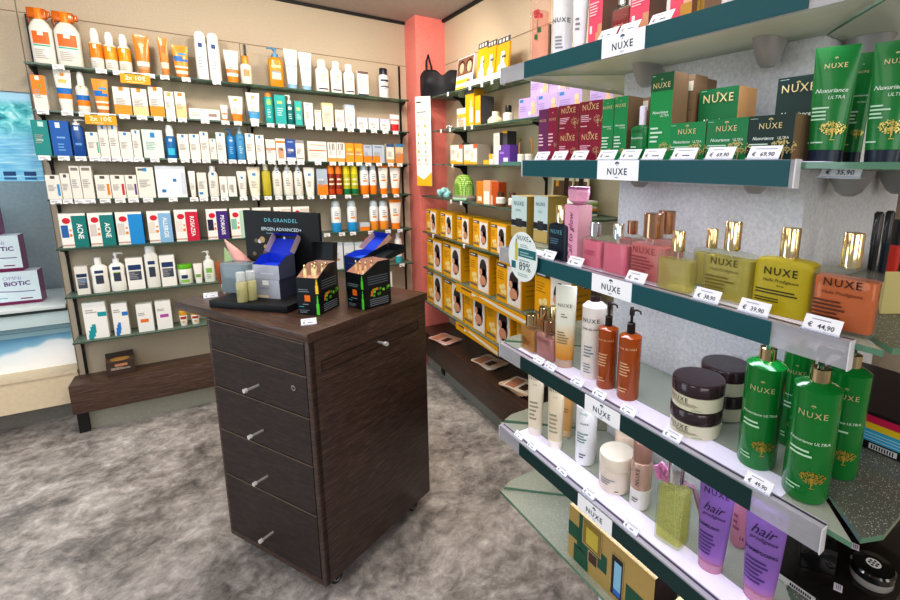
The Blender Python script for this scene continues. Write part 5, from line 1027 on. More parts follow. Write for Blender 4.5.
nplace(2, lambda w, h: perfume('large rose-coral perfume flask with pink-gold cap', w, h, RO2, RGOLD, .36, .36, .42, .9, texts=(nux(-.1, .46, .2, '#8a3038'),), lns=((-.75, .6, .16, .4, 5, '#8f3a40'),)), 627.5, 664, 213.5, yb=282.5)
nplace(2, lambda w, h: perfume('second rose-coral perfume flask behind the large one', w, h, RO2, RGOLD, .36, .36, .42, .68), 640, 672, 211, d=.815)
OIL = '#e8dc62'
nplace(2, lambda w, h: perfume('small pale yellow oil flask with spray tube', w, h, '#ece28a', GOLD, .33, .28, .42, .42, fill=.8), 655.5, 688.5, 231.5, yb=292)
nplace(2, lambda w, h: perfume('second small yellow oil flask behind the front one', w, h, '#ece28a', GOLD, .33, .28, .42, .42), 686, 716, 229, d=.80)
huile = lambda c, y: (nux(-.05, y, .19, c, bold=.01), ('Huile Prodigieuse', -.02, y - .1, .085, c, dict(shear=.2)))
nplace(2, lambda w, h: perfume('medium clear yellow oil flask on third pier shelf', w, h, OIL, GOLD, .36, .27, .42, .46, texts=huile('#3b3510', .5), lns=((-.8, .5, .12, .34, 5, '#6a5f1c'),)), 702.5, 748, 222, yb=302, twist=.05)
def huile_y(w, h):
    r, hd = perfume('large frosted yellow oil flask with gold cap', w, h, '#c9b81e', GOLD, .34, .27, .42, .8, texts=huile('#2e2a0c', .5) + (('florale', 0, .345, .05, '#2e2a0c', {}),), lns=((-.86, .7, .24, .31, 2, '#3a340e'), (-.86, .5, .15, .21, 2, '#3a340e')), frost=True); return r, hd
nplace(2, huile_y, 754, 810, 228.5, yb=316, twist=.08)
def huile_o(w, h):
    r, hd = perfume('orange shimmering oil flask with gold cap at shelf end', w, h, '#d9690a', GOLD, .35, .27, .46, 1.15, texts=huile('#33180a', .5), lns=((-.86, .4, .14, .34, 5, '#5a2c10'),), fill=.84, tube=False); return r, hd
nplace(2, huile_o, 812, 876, 234, yb=333, twist=.12)
mb = MB(); mb.box(-.028, .028, 0, .002, 0, .07, M('#b8ad6a', .4)); P = atz(893, 315, NZ[2]); o = mb.build('tester_card', smooth=False, loc=(P.x + .01, P.y, NZ[2] + .0006), rotz=FN.a + 1.0); o.rotation_euler.x = -.25; tag(o, 'olive tester card leaning beside the orange oil flask', 'card')
# near side, third shelf: black make-up stand with pens
P = NP(1.10, .26, NZ[2]); t = thing('makeup_stand', 'black stepped make-up stand on the near side of the pier', 'stand', (P.x, P.y, NZ[2] + .0006), FR.a)
mb = MB(); mb.rbox(-.10, .33, -.07, .05, 0, .018, BLACK, .003); mb.rbox(-.10, .33, -.04, .05, .018, .036, M('#1f1c1c', .3), .003); mb.rbox(-.10, .33, -.01, .05, .036, .052, BLACK, .003); mb.build('tray', t)
for k, (px, yt, yb, c, nm) in enumerate(((873, 212, 270, '#1b1d1f', 'black make-up pen standing upright left in the stand'), (884, 211, 270, '#15202b', 'dark blue-black make-up pen standing right in the stand'))):
    Q = FR.at(px, NZ[2] + .0535, .26); t = thing('makeup_pen', nm, 'pen', (Q.x, Q.y, NZ[2] + .0535), FR.a); hh = height(Q, yt)
    mb = MB(); PM = M(c, .25); mb.body([(0, .0055, .0055, PM), (hh * .55, .006, .006, PM)], 12, cy=.006); mb.build('barrel', t)
    mb = MB(); mb.body([(hh * .55, .0065, .0065, M('#2a2a2c', .2)), (hh * .97, .0065, .0065, M('#2a2a2c', .2)), (hh, .004, .004, BLACK)], 12, cy=.006); mb.build('cap', t)
Q = FR.at(897, NZ[2] + .0535, .275); t = thing('lip_gloss', 'red lip gloss with black cap at right photo edge', 'lip gloss', (Q.x, Q.y, NZ[2] + .0535), FR.a)
mb = MB(); RD_ = M('#c93a34', .2); mb.body([(0, .009, .009, RD_), (.05, .009, .009, RD_)], 14, 4, cy=.009); mb.build('tube', t); mb = MB(); mb.body([(.05, .008, .008, BLACK), (.095, .008, .008, BLACK)], 14, 4, cy=.009); mb.build('cap', t)
# --- fourth pier shelf
AM = '#c9731c'
nplace(3, lambda w, h: perfume('amber oil flask at far end of fourth pier shelf', w, h, '#c9861a', GOLD, .3, .4, .5, 1.0, lns=((-.6, .5, .2, .4, 3, '#7a4a14'),), tube=False), 519, 533, 315, yb=351)
nplace(3, lambda w, h: perfume('pink-brown oil flask at far end of fourth pier shelf', w, h, '#d08a8c', RGOLD, .3, .35, .45, 1.0, texts=(nux(0, .5, .2, '#7a4040'),), tube=False), 533.5, 552, 321.5, yb=359.5)
nplace(3, lambda w, h: perfume('left amber flask in back row of fourth pier shelf', w, h, '#b9741a', GOLD, .3, .4, .5, 1.0, tube=False), 532, 546, 308, d=.80); nplace(3, lambda w, h: perfume('right amber flask in back row of fourth pier shelf', w, h, '#b9741a', GOLD, .3, .4, .5, 1.0, tube=False), 543, 556, 307, d=.80)
def grad_tube(w, h):
    m = bpy.data.materials.new('cream_to_gold_fade'); t_, b = nt(m); v = coords(t_); sx = t_.nodes.new('ShaderNodeSeparateXYZ'); t_.links.new(v, sx.inputs[0])
    mr = t_.nodes.new('ShaderNodeMapRange'); mr.inputs[1].default_value = h * .1; mr.inputs[2].default_value = h * .55; t_.links.new(sx.outputs['Z'], mr.inputs[0]); t_.links.new(ramp(t_, mr.outputs[0], [(0, '#c8862a'), (.35, '#d9a75a'), (1, '#dfe0d2')]), b.inputs['Base Color']); b.inputs['Roughness'].default_value = .3
    return squeeze('cream and gold fading squeeze tube on fourth pier shelf', w, h, CRM, '#cfb79c', capf=.1, cr=w * .42, mat=m, capmat=glass('#e3cdb8', .6, .1), texts=(nux(0, .76, .22, '#4a4a42'),), lns=((-.3, .3, .62, .68, 2, '#8a8a7a'), (-.6, .5, .3, .46, 5, '#8a7a5a')))
nplace(3, grad_tube, 551, 573, 284, yb=367.5, round_=True, face=.6)
def honey(w, h): return bottle('white honey lotion bottle with dark pump', w, h, '#e6e1da', '#2b1d1c', name='pump_bottle', pump=-1, capf=.15, capw=.42, sh=.05, texts=(nux(0, .66, .24, '#33333a'), ('reve de miel', 0, .57, .15, '#33333a', {})), lns=((-.5, .5, .26, .4, 4, '#7d8794'), (-.5, .4, .08, .2, 4, '#8d97a4')), seg=32)
nplace(3, honey, 576, 600, 287, yb=380, round_=True, face=.6)
amb = lambda lb: lambda w, h: bottle(lb, w, h, '#8a3c12', '#241613', name='pump_bottle', pump=1, capf=.28, capw=.36, sh=.03, mat=M('#a04c14', .15, coat=.5), texts=(('reve de miel', 0, .58, .16, '#e6c3a0', {}),), lns=((-.6, .4, .28, .44, 5, '#d9b08c'), (-.6, .3, .1, .16, 2, '#d9b08c')), seg=32)
nplace(3, amb('left amber pump bottle with black pump on fourth pier shelf'), 592.5, 612.5, 301, yb=389.5, round_=True, face=.6); nplace(3, amb('right amber pump bottle with black pump on fourth pier shelf'), 612.5, 635, 307, yb=401, round_=True, face=.6)
BRN = '#35232a'
def mjar(lb): return lambda w, h: jar(lb, w, h, '#dcd8c0', BRN, .44, texts=(nux(-.35, .4, .13, '#3a3a34'),), lns=((-.7, .5, .2, .32, 3, '#8d8a78'), (.2, .6, .1, .14, 1, '#6aa08a')), seg=40, lidmat=M(BRN, .2, coat=.5))
for d_, s_, rj, n1 in ((.785, .505, .051, 'front'), (.893, .512, .051, 'back')):
    zz = NZ[3] + .0016; c = NP(d_, s_, 0); hj = .056
    o, hd = mjar('lower cream jar with dark lid in the %s stack' % n1)(rj * 2, hj); put(o, (c.x, c.y, zz), faceP(c, FN, .5)); o, hd = mjar('upper cream jar with dark lid in the %s stack' % n1)(rj * 2, hj); put(o, (c.x, c.y, zz + hj + .0004), faceP(c, FN, .35))
def gpump(lb, side=-1):
    def f(w, h):
        GB = M('#0a7a30', .2, coat=.4); r, hd = bottle(lb, w, h, '#0f8a38', '#0f5a3a', name='pump_bottle', pump=side, capf=.22, capw=.42, sh=.035, mat=GB, capmat=M('#0d4f36', .2, coat=.5), texts=(nux(0, .60, .2, '#c9b98a'), ('Nuxuriance ULTRA', 0, .42, .1, '#d5ecd9', dict(shear=.25, bold=.01))), lns=((-.75, .35, .32, .38, 2, '#bfe3c6'), (-.75, -.1, .08, .13, 2, '#a8d8b2')), seg=40)
        for ch in r.children:
            if ch.name.startswith('pump_collar'): ch.data.materials[0] = GOLD
        mb = MB(); fn = surf([(0, w / 2, w / 2, 0), (h, w / 2, w / 2, 0)]); tree(mb, fn, w * .16, h * .17, w * .46, M('#c9a94a', .3, .6), 80); mb.build('tree_print', r, smooth=False); mb = MB(); emblem(mb, fn, 0, h * .655, w * .1, M('#b7b07a', .4)); mb.build('crown_print', r, smooth=False); return r, hd
    return f
GH = .252
for a, b, yb, lb in ((732.6, 773, 470, 'left green pump bottle on the fourth pier shelf'), (776, 825, 503, 'foremost green pump bottle on the fourth pier shelf'), (770, 804, 447, 'rear green pump bottle half hidden by the front ones'), (812, 855, 479, 'right green pump bottle standing at the shelf corner')):
    P, w, h = spot(FN, a, b, 352, NZ[3] + .0014, yb=yb, round_=True); o = stand(FN, (P, w if lb[0] != 'r' or 'rear' not in lb else .052, GH), gpump(lb, 1 if 'foremost' in lb else -1), NZ[3] + .0014, face=.8, lift=.0002)
# striped box on the near-side shelf
P = atz(868, 430, NZ[3]); Q = NP(1.12, .255, 0)
Q = NP(1.0, .30, 0); mb = MB()
for z0, z1, c in ((0, .017, '#15161a'), (.017, .041, '#3fb4e0'), (.041, .054, '#f0d02a'), (.054, .0685, '#d8265c'), (.0685, .075, '#2b1a20')): mb.box(-.115, .115, 0, .26, z0, z1, M(c, .35))
for k in range(3): mb.box(-.115, .115, -.0004, 0, .021 + k * .006, .0225 + k * .006, M('#bfe4f2', .4))
mb.box(.03, .075, -.0006, 0, .003, .014, M('#e9e9ec', .5))
for k in range(9): mb.box(.034 + k * .0042, .036 + k * .0042, -.001, -.0006, .0045, .0125, BLACK)
o = mb.build('striped_carton', smooth=False, loc=(Q.x, Q.y, NZ[3] + .0004), rotz=FN.a); tag(o, 'magenta, yellow, cyan striped carton on near side of pier', 'box')
# --- fifth pier shelf
ct = lambda lb, c=CRM, **k: lambda w, h: squeeze(lb, w, h, c, '#efe9df', capf=.1, cr=w * .42, texts=(nux(0, .78, .26, '#4a5a4e'), ('body', 0, .7, .14, '#7fa08a', {})), lns=((-.6, .5, .22, .5, 5, '#9c9786'),), **k)
nplace(4, ct('leftmost cream squeeze tube on fifth pier shelf', '#e6dcc6'), 525, 542, 360, yb=435, round_=True, face=.6); nplace(4, ct('second cream squeeze tube on fifth pier shelf', '#dccfb4'), 544.5, 562, 372, yb=448.5, round_=True, face=.6)
nplace(4, lambda w, h: squeeze('golden peach tube behind the cream tubes on fifth shelf', w, h, '#d9a868', '#e3c79c', lns=((-.5, .5, .5, .6, 2, '#a87a44'),)), 559, 572, 385, d=.83, round_=True, face=.6)
nplace(4, lambda w, h: bottle('white body bottle tapering to the top on fifth shelf', w, h, '#eceef0', '#e4e6ea', capf=.1, capw=.5, sh=.06, texts=(('body', 0, .76, .2, '#7fb08f', {}), ('nuxe', .1, .62, .2, '#4a5560', {})), lns=((-.6, .5, .34, .5, 4, '#6d8f8a'), (-.3, .4, .12, .2, 2, '#5f6a74')), seg=32), 571, 592, 392, yb=466, round_=True, face=.6)
nplace(4, lambda w, h: jar('white cream jar with pale lid on fifth pier shelf', w, h, '#e4d8c8', '#e6ddcb', .36, lns=((-.6, .3, .25, .45, 3, '#8d8f9a'), (.3, .6, .1, .16, 1, '#5a5c66')), seg=40), 591, 626, 449, yb=494.5, round_=1.0, face=.5)
nplace(4, lambda w, h: jar('peach-beige jar behind the white cream jar', w, h, '#e3c8b0', '#e9d3be', .4, seg=36), 608, 636, 430, d=.85, round_=1.0, face=.5)
def rosew(w, h):
    r, hd = bottle('slim rose bottle with clear foot on fifth pier shelf', w, h, '#c7a79a', '#b98f84', capf=.3, capw=.92, sh=.02, mat=M('#c9aa9c', .15, .4), capmat=M('#b0897c', .15, .5), texts=(('NUXE', 0, .5, .3, '#4a3a34', dict(rot=PI / 2)),), lns=((-.5, .4, .12, .2, 2, '#7a6a64'),), bands=((.0, .3, '#e3e1de'),), seg=28); return r, hd
nplace(4, rosew, 625, 646, 438, yb=510, round_=True, face=.5)
def flor(w, h):
    r, hd = perfume('tall green-yellow perfume flask with pink ribbon', w, h, '#f1f0a4', CHROME, .28, .5, .8, .34, fill=.9, n=8, tube=True); PKc = M('#d98ab8', .6)
    mb = MB(); T = Matrix.Translation((-w * .42, -w * .15, h * .78)) @ Matrix.Rotation(.5, 4, 'Y')
    for a in range(5): mb.rbox(-w * .16, w * .16, -w * .06, w * .06, -w * .2, w * .2, PKc, w * .04, 2, T @ Matrix.Rotation(a * 1.2, 4, 'Y') @ Matrix.Translation((w * .12, 0, w * .08)))
    mb.build('ribbon_flower', r); mb = MB(); mb.tube([(w * .1, 0, h * .74), (w * .5, w * .3, h * .68), (w * .75, w * .5, h * .4), (w * .95, w * .6, h * .04)], [.003, .005, .006, .005], M('#9c7a8c', .6), 6); mb.build('ribbon_tail', r); return r, hd
nplace(4, flor, 653.5, 677, 463, yb=545, twist=.15)
def hair(lb, word, c='#8a66b2', c2='#b583ad'):
    def f(w, h):
        m = bpy.data.materials.new('violet_fade'); t_, b = nt(m); v = coords(t_); sx = t_.nodes.new('ShaderNodeSeparateXYZ'); t_.links.new(v, sx.inputs[0]); mr = t_.nodes.new('ShaderNodeMapRange'); mr.inputs[2].default_value = h * .45; t_.links.new(sx.outputs['Z'], mr.inputs[0]); t_.links.new(ramp(t_, mr.outputs[0], [(0, '#c48ab0'), (.45, '#9a6bc0'), (1, c)]), b.inputs['Base Color']); b.inputs['Roughness'].default_value = .25
        return squeeze(lb, w, h, c, '#c98fb4', capf=.1, cr=w * .36, mat=m, capmat=glass('#e0a8c8', .7, .12), texts=(nux(0, .9, .24, '#2e1f50'), ('hair', -.1, .73, .36, '#2b1d4c', dict(shear=.45)), ('prodigieux', 0, .65, .15, '#2b1d4c', dict(shear=.4)), (word, -.2, .52, .12, '#2b1d4c', dict(bold=.02))), lns=((-.7, .4, .2, .46, 6, '#4a3478'),), seg=36)
    return f
nplace(4, hair('left purple hair-care tube on fifth pier shelf', 'DEMELANT'), 689.5, 725.5, 478, yb=571, round_=True, face=.55); nplace(4, hair('right purple hair-care tube at the end of fifth shelf', 'LE SHAMPOOING'), 733, 777, 497, yb=602, round_=True, face=.55)
nplace(4, lambda w, h: bottle('slim pink tube behind the purple hair-care tubes', w, h, '#d08aa8', '#d9a0b4', capf=.1, capw=.8, lns=((-.4, .4, .3, .6, 3, '#9a5a78'),)), 724, 744, 482, d=.86, round_=True)
# --- lowest pier shelf: gift set
P = atz(568, 553, NZ[5]); Q = atz(640, 632, NZ[5])
t = thing('gift_set', 'green and gold gift set carton on the lowest pier shelf', 'box', (P.x, P.y, NZ[5] + .0006), FN.a); w, h, d = .285, .15, .085
mb = MB(); GOc, GRc = M('#c2a867', .3, .35), M('#0d5740', .35); mb.box(0, w, 0, d, 0, h, GOc, GOc, M('#2f1f1c', .5), M('#b59b5c', .3)); fn = lambda x, z: (x, -.0007, z)
for a, b, c, e in ((.0, .2, .42, .7), (.08, .27, .0, .34), (.12, .5, .3, .62), (.72, 1, .0, .5), (.14, .3, .66, 1)): patch(mb, fn, a * w, b * w, c * h, e * h, GRc, 1)
mb.build('carton', t, smooth=False)
for a, b, c, e, cc, nm in ((.2, .42, .52, .97, '#8f7a2c', 'window'), (.28, .38, .26, .44, '#4a2f24', 'window'), (.56, .68, .1, .8, '#141a1c', 'window')):
    mb = MB(); f1 = lambda x, z: (x, -.0012, z); f2 = lambda x, z: (x, -.0016, z); patch(mb, f1, (a - .012) * w, (b + .012) * w, (c - .025) * h, (e + .025) * h, GOLD, 1); patch(mb, f2, a * w, b * w, c * h, e * h, M(cc, .2), 1)
    if cc == '#141a1c': patch(mb, lambda x, z: (x, -.002, z), (a + .03) * w, (b - .01) * w, (c + .12) * h, (e - .08) * h, M('#8fc7e8', .3), 1); patch(mb, lambda x, z: (x, -.0022, z), (a + .03) * w, (b - .01) * w, c * h + .004, (c + .12) * h, M('#2a6fd0', .3), 1)
    if cc == '#8f7a2c': patch(mb, lambda x, z: (x, -.002, z), (a + .04) * w, (b - .03) * w, (c + .04) * h, (e - .1) * h, M('#c9b84a', .25), 1)
    mb.build(nm, t, smooth=False)
R_ = FN.loc(P); Q = FN.P(R_.x + .335, R_.y, NZ[5]); mb = MB(); mb.box(0, .15, 0, .08, 0, .14, M('#c9b070', .35, .3), M('#c9b070', .35, .3), M('#6d2a44', .4)); fn = lambda x, z: (x, -.0007, z); patch(mb, fn, 0, .05, 0, .07, M('#d02a6a', .4), 1); patch(mb, fn, .045, .055, .0, .13, M('#23181c', .4), 1); patch(mb, fn, .056, .145, .0, .12, M('#dcd3ec', .4), 1); lines(mb, lambda x, z: (x, -.001, z), .065, .135, .05, .1, 4, M('#b46a9a', .4), 1)
o = mb.build('gift_set', smooth=False, loc=(Q.x, Q.y, NZ[5] + .0006), rotz=FN.a); tag(o, 'gold and pink gift set right of the green-gold one', 'box')
# --- near side, fifth shelf: black make-up tray
P = NP(1.12, .268, 0); t = thing('makeup_tray', 'black make-up tray on the near side below the striped carton', 'tray', (P.x, P.y, NZ[4] + .0006), FR.a); BT = M('#161210', .22, coat=.4)
mb = MB(); mb.rbox(-.262, .24, -.085, .135, 0, .016, BT, .004); mb.rbox(-.02, .24, .03, .135, .016, .05, BT, .004); mb.rbox(-.02, .24, .08, .135, .05, .085, BT, .004); mb.build('tray', t)
mb = MB(); mb.box(-.2632, -.2622, .005, .08, .002, .0135, M('#d8d8d8', .4))
for k in range(10): mb.box(-.2636, -.2632, .012 + k * .004, .0145 + k * .004, .005, .0105, BLACK)
mb.build('label_strip', t, smooth=False)
TZ = NZ[4] + .0172
P = atz(871, 578, TZ); t = thing('powder_compact', 'round black powder compact with flower emblem in make-up tray', 'compact', (P.x, P.y, TZ), 0)
mb = MB(); KB, KC = M('#0d0d0e', .1, coat=.8), glass('#c9c5c0', .6, .1); mb.body([(0, .034, .034, KC), (.004, .036, .036, KC), (.016, .036, .036, KC)], 40); mb.build('base', t)
mb = MB(); mb.body([(.0165, .037, .037, KB), (.028, .037, .037, KB), (.0315, .034, .034, KB), (.033, .02, .02, KB)], 40); mb.build('lid', t)
mb = MB(); zc = .0334; n = 28; mb.add([(0, 0, zc)] + [(math.cos(2 * PI * i / n) * .0125, math.sin(2 * PI * i / n) * .0125, zc) for i in range(n)], [(0, 1 + i, 1 + (i + 1) % n) for i in range(n)], M('#f0f0f0', .4))
for i in range(6):
    a = i * PI / 3; c0 = (math.cos(a) * .0068, math.sin(a) * .0068)
    for s in (-1, 1): mb.add([(c0[0], c0[1], zc + .0003)] + [(c0[0] + math.cos(a + 2 * PI * j / 10) * .0027, c0[1] + math.sin(a + 2 * PI * j / 10) * .0024, zc + .0003) for j in range(10)], [(0, 1 + j, 1 + (j + 1) % 10) for j in range(10)], BLACK)
mb.add([(0, 0, zc + .0003)] + [(math.cos(2 * PI * i / 12) * .0024, math.sin(2 * PI * i / 12) * .0024, zc + .0003) for i in range(12)], [(0, 1 + i, 1 + (i + 1) % 12) for i in range(12)], BLACK); mb.build('emblem', t, smooth=False)
P = atz(815, 560, TZ); t = thing('makeup_box', 'square black make-up box with white round emblem', 'box', (P.x, P.y, TZ), FR.a + .5)
mb = MB(); mb.rbox(-.03, .03, -.03, .03, 0, .055, KB, .002); mb.build('box', t)
mb = MB(); mb.add([(.0305, 0, .038)] + [(.0305, math.cos(2 * PI * i / 20) * .012, .038 + math.sin(2 * PI * i / 20) * .012) for i in range(20)], [(0, 1 + i, 1 + (i + 1) % 20) for i in range(20)], M('#e6e6e6', .4))
for i in range(6): a = i * PI / 3; mb.add([(.0308, math.cos(a) * .0065, .038 + math.sin(a) * .0065)] + [(.0308, math.cos(a) * .0065 + math.cos(2 * PI * j / 8) * .0028, .038 + math.sin(a) * .0065 + math.sin(2 * PI * j / 8) * .0028) for j in range(8)], [(0, 1 + j, 1 + (j + 1) % 8) for j in range(8)], BLACK)
mb.box(.0303, .0308, -.022, .022, .006, .0085, M('#c9c9c9', .4)); mb.box(.0303, .0308, -.022, .01, .012, .0145, M('#c9c9c9', .4)); mb.build('emblem', t, smooth=False)
for k, (px, py, zz, lb) in enumerate(((838, 588, TZ, 'small square price sticker lying flat in make-up tray'), (855, 547, TZ + .034, 'small price sticker on the powder compact lid'))):
    P = atz(px, py, zz); mb = MB(); mb.box(-.009, .009, -.007, .007, 0, .0012, M('#d9d4de', .5)); 
    for i in range(3): mb.box(-.006, .006, -.004 + .003 * i, -.003 + .003 * i, .0012, .0015, INK)
    o = mb.build('price_sticker', smooth=False, loc=(P.x, P.y, zz + .0002), rotz=FR.a + .3); tag(o, lb, 'price tag')
# --- round promotion sign hanging on the rail of the third shelf
P = FN.on(522.3, 257, .688); t = thing('round_sign', 'round white promotion sign reading 89% on the pier shelf rail', 'sign', tuple(P), FN.a); R_ = .066
mb = MB(); n = 40; mb.add([(math.cos(2 * PI * i / n) * R_, 0, math.sin(2 * PI * i / n) * R_) for i in range(n)] + [(math.cos(2 * PI * i / n) * R_, .0012, math.sin(2 * PI * i / n) * R_) for i in range(n)], [tuple(range(n)), tuple(range(n, 2 * n))[::-1]] + [(i, n + i, n + (i + 1) % n, (i + 1) % n) for i in range(n)], M('#e3eeee', .4))
fn = lambda x, z: (x, -.0006, z); f2 = lambda x, z: (x, -.001, z); TL = M('#1f6f78', .4)
mb.text('NUXE', .022, fn, M('#3a4a58', .4), .0, .049, wmax=.052); emblem(mb, fn, .034, .045, .009, M('#1f6f78', .4)); patch(mb, fn, -.018, .06, .0, .022, TL, 1); lines(mb, f2, -.01, .05, .004, .018, 2, M('#9fc4c6', .4), 1)
patch(mb, fn, -.034, -.022, -.012, .034, M('#c9c24a', .4), 1); patch(mb, f2, -.031, -.025, .034, .045, M('#a09a8a', .4), 1); patch(mb, fn, -.05, -.03, -.035, -.016, TL, 1); lines(mb, fn, -.01, .035, .026, .036, 2, M('#a5b6ba', .5), 1)
mb.text('89%', .032, fn, M('#2f4a50', .4), .012, -.026); lines(mb, fn, -.02, .03, -.052, -.042, 2, M('#a5b6ba', .5), 1); lines(mb, fn, -.015, .045, -.011, -.003, 1, M('#a5b6ba', .5), 1); mb.build('disc', t, smooth=False)
mb = MB(); mb.box(-.006, .006, .0014, .0095, -.02, .012, ACRYL); mb.build('clip', t, smooth=False)
# ------------------------------------------------------------------ wheeled drawer cabinet with tester display
CABROT = FCS.a; ZT = 1.015
cab = thing('drawer_cabinet', 'dark wood wheeled drawer cabinet in the middle of floor', 'cabinet', tuple(CO), CABROT)
CW_, CDp = .575, .553
mb = MB(); mb.rbox(.004, CW_, .0, CDp, .062, .982, WENGEV, .002); mb.build('carcass', cab)
mb = MB(); mb.rbox(.0, .0225, 0, .0195, .062, .983, WENGEV, .001); mb.build('side_edge', cab)
mb = MB(); mb.rbox(.0, .0225, CDp - .0145, CDp, .062, .983, WENGEV, .001); mb.build('side_edge', cab)
mb = MB(); mb.rbox(.0, .0225, .02, CDp - .015, .062, .084, WENGEV, .001); mb.build('bottom_edge', cab)
mb = MB(); mb.rbox(-.004, CW_ + .01, -.004, .751, .983, ZT, WENGEB, .002); mb.build('countertop', cab)
GAP = M('#8b7a6c', .5)
for i, (z0, z1) in enumerate(((.866, .977), (.716, .862), (.538, .712), (.345, .534), (.087, .341))):
    mb = MB(); mb.rbox(-.001, .02, .0215, CDp - .0165, z0, z1, WENGE, .0015); mb.box(-.0016, .003, .022, CDp - .017, z1 - .0016, z1, GAP)
    dr = mb.build('drawer' if i else 'front_panel', cab, smooth=False)
    if i:
        z = (.775, .60, .415, .178)[i - 1]; mb = MB(); y = .275
        mb.tube([(0, y, z), (-.044, y, z)], .005, M('#b9babd', .3, .4), 10); mb.tube([(-.044, y, z), (-.055, y, z)], .008, M('#e4e4e6', .25, .3), 12); mb.build('knob', dr)
    if i == 1:
        mb = MB(); mb.tube([(0, .085, .81), (-.004, .085, .81)], .0105, METAL, 18); mb.tube([(-.004, .085, .81), (-.0045, .085, .81)], .006, M('#5a5a5a', .3, 1), 12); mb.build('lock', dr)
mb = MB(); e = .0025; x0, x1, z0, z1 = .044, .527, .866, .906
for a, b, c, d in ((x0, x1, z0, z0 + e), (x0, x1, z1 - e, z1), (x0, x0 + e, z0, z1), (x1 - e, x1, z0, z1)): mb.box(a, b, -.0012, 0.002, c, d, M('#1a1210', .6))
mb.box(x0 + e, x1 - e, -.0008, .002, z0 + e, z1 - e, WENGEV); tr = mb.build('pull_out_tray', cab, smooth=False)
mb = MB(); mb.tube([(.298, 0, .887), (.298, -.034, .887)], .005, M('#b9babd', .3, .4), 10); mb.tube([(.298, -.034, .887), (.298, -.046, .887)], .0085, M('#e4e4e6', .25, .3), 14); mb.build('knob', tr)
for x, y in ((.075, .04), (.50, .04), (.075, .50), (.50, .50)):
    mb = MB(); mb.box(x - .02, x + .02, y - .012, y + .014, .052, .0625, METAL); mb.box(x - .013, x + .013, y - .0125, y - .0095, .02, .055, M('#2b2b2d', .4)); mb.box(x - .013, x + .013, y + .0115, y + .0145, .02, .055, M('#2b2b2d', .4)); c = mb.build('castor', cab, smooth=False)
    mb = MB(); mb.tube([(x, y - .007, .0262), (x, y + .009, .0262)], .0255, M('#2f2f31', .5), 24); mb.tube([(x, y - .009, .0262), (x, y + .0105, .0262)], .016, M('#b9b4ac', .3), 16); mb.build('wheel', c)
def cabP(x, y, z=ZT + .0006): return CO * 1 + E2 * x + E1 * y + ZU * z
XT = (E2 * .27 - E1 * .963).normalized(); AT = math.atan2(XT.y, XT.x)
def tloc(o, P, rz=AT): o.location = P; o.rotation_euler.z = rz; return o
t = thing('display_stand', 'black cosmetics display stand with dark picture backboard', 'display', tuple(cabP(.017, .556)), AT)
BKD = M('#0b0e12', .5)
mb = MB(); mb.rbox(0, .328, 0, .235, 0, .026, BKD, .002); mb.build('tray', t)
mb = MB(); BH = .345; bw0, bw1 = -.005, .333; by = .205
mb.box(bw0, bw1, by, by + .014, .0265, BH, BKD); fn = lambda x, z: (x, by - .0008, z); f2 = lambda x, z: (x, by - .0012, z); cxb = (bw0 + bw1) / 2
mb.text('DR.GRANDEL', .021, fn, M('#6fc3d6', .4), cxb, BH - .036, bold=.01); mb.text('EPIGEN ADVANCED+', .019, fn, M('#cfe3ee', .4), cxb, BH - .072, bold=.012, wmax=.2); lines(mb, fn, cxb - .07, cxb + .07, BH - .09, BH - .083, 1, M('#8b99a6', .5), 1)
rr = random.Random(4)
for i in range(38):
    cx = rr.uniform(bw0 + .03, cxb + .03); cz = rr.uniform(.06, BH - .11); r = rr.choice((.004, .006, .009, .013, .003)); c = rr.choice(('#b9965a', '#8c8f96', '#d6d9dc', '#6d5a3a'))
    mb.add([f2(cx, cz)] + [f2(cx + r * math.cos(2 * PI * k / 12), cz + r * math.sin(2 * PI * k / 12)) for k in range(12)], [(0, 1 + k, 1 + (k + 1) % 12) for k in range(12)], M(c, .3))
patch(mb, f2, cxb + .0, cxb + .022, BH - .2, BH - .11, M('#9fb3c6', .3), 1); patch(mb, f2, cxb + .006, cxb + .016, BH - .11, BH - .1, M('#c9d3dc', .3), 1); mb.build('backboard', t, smooth=False)
ZTR = ZT + .0278
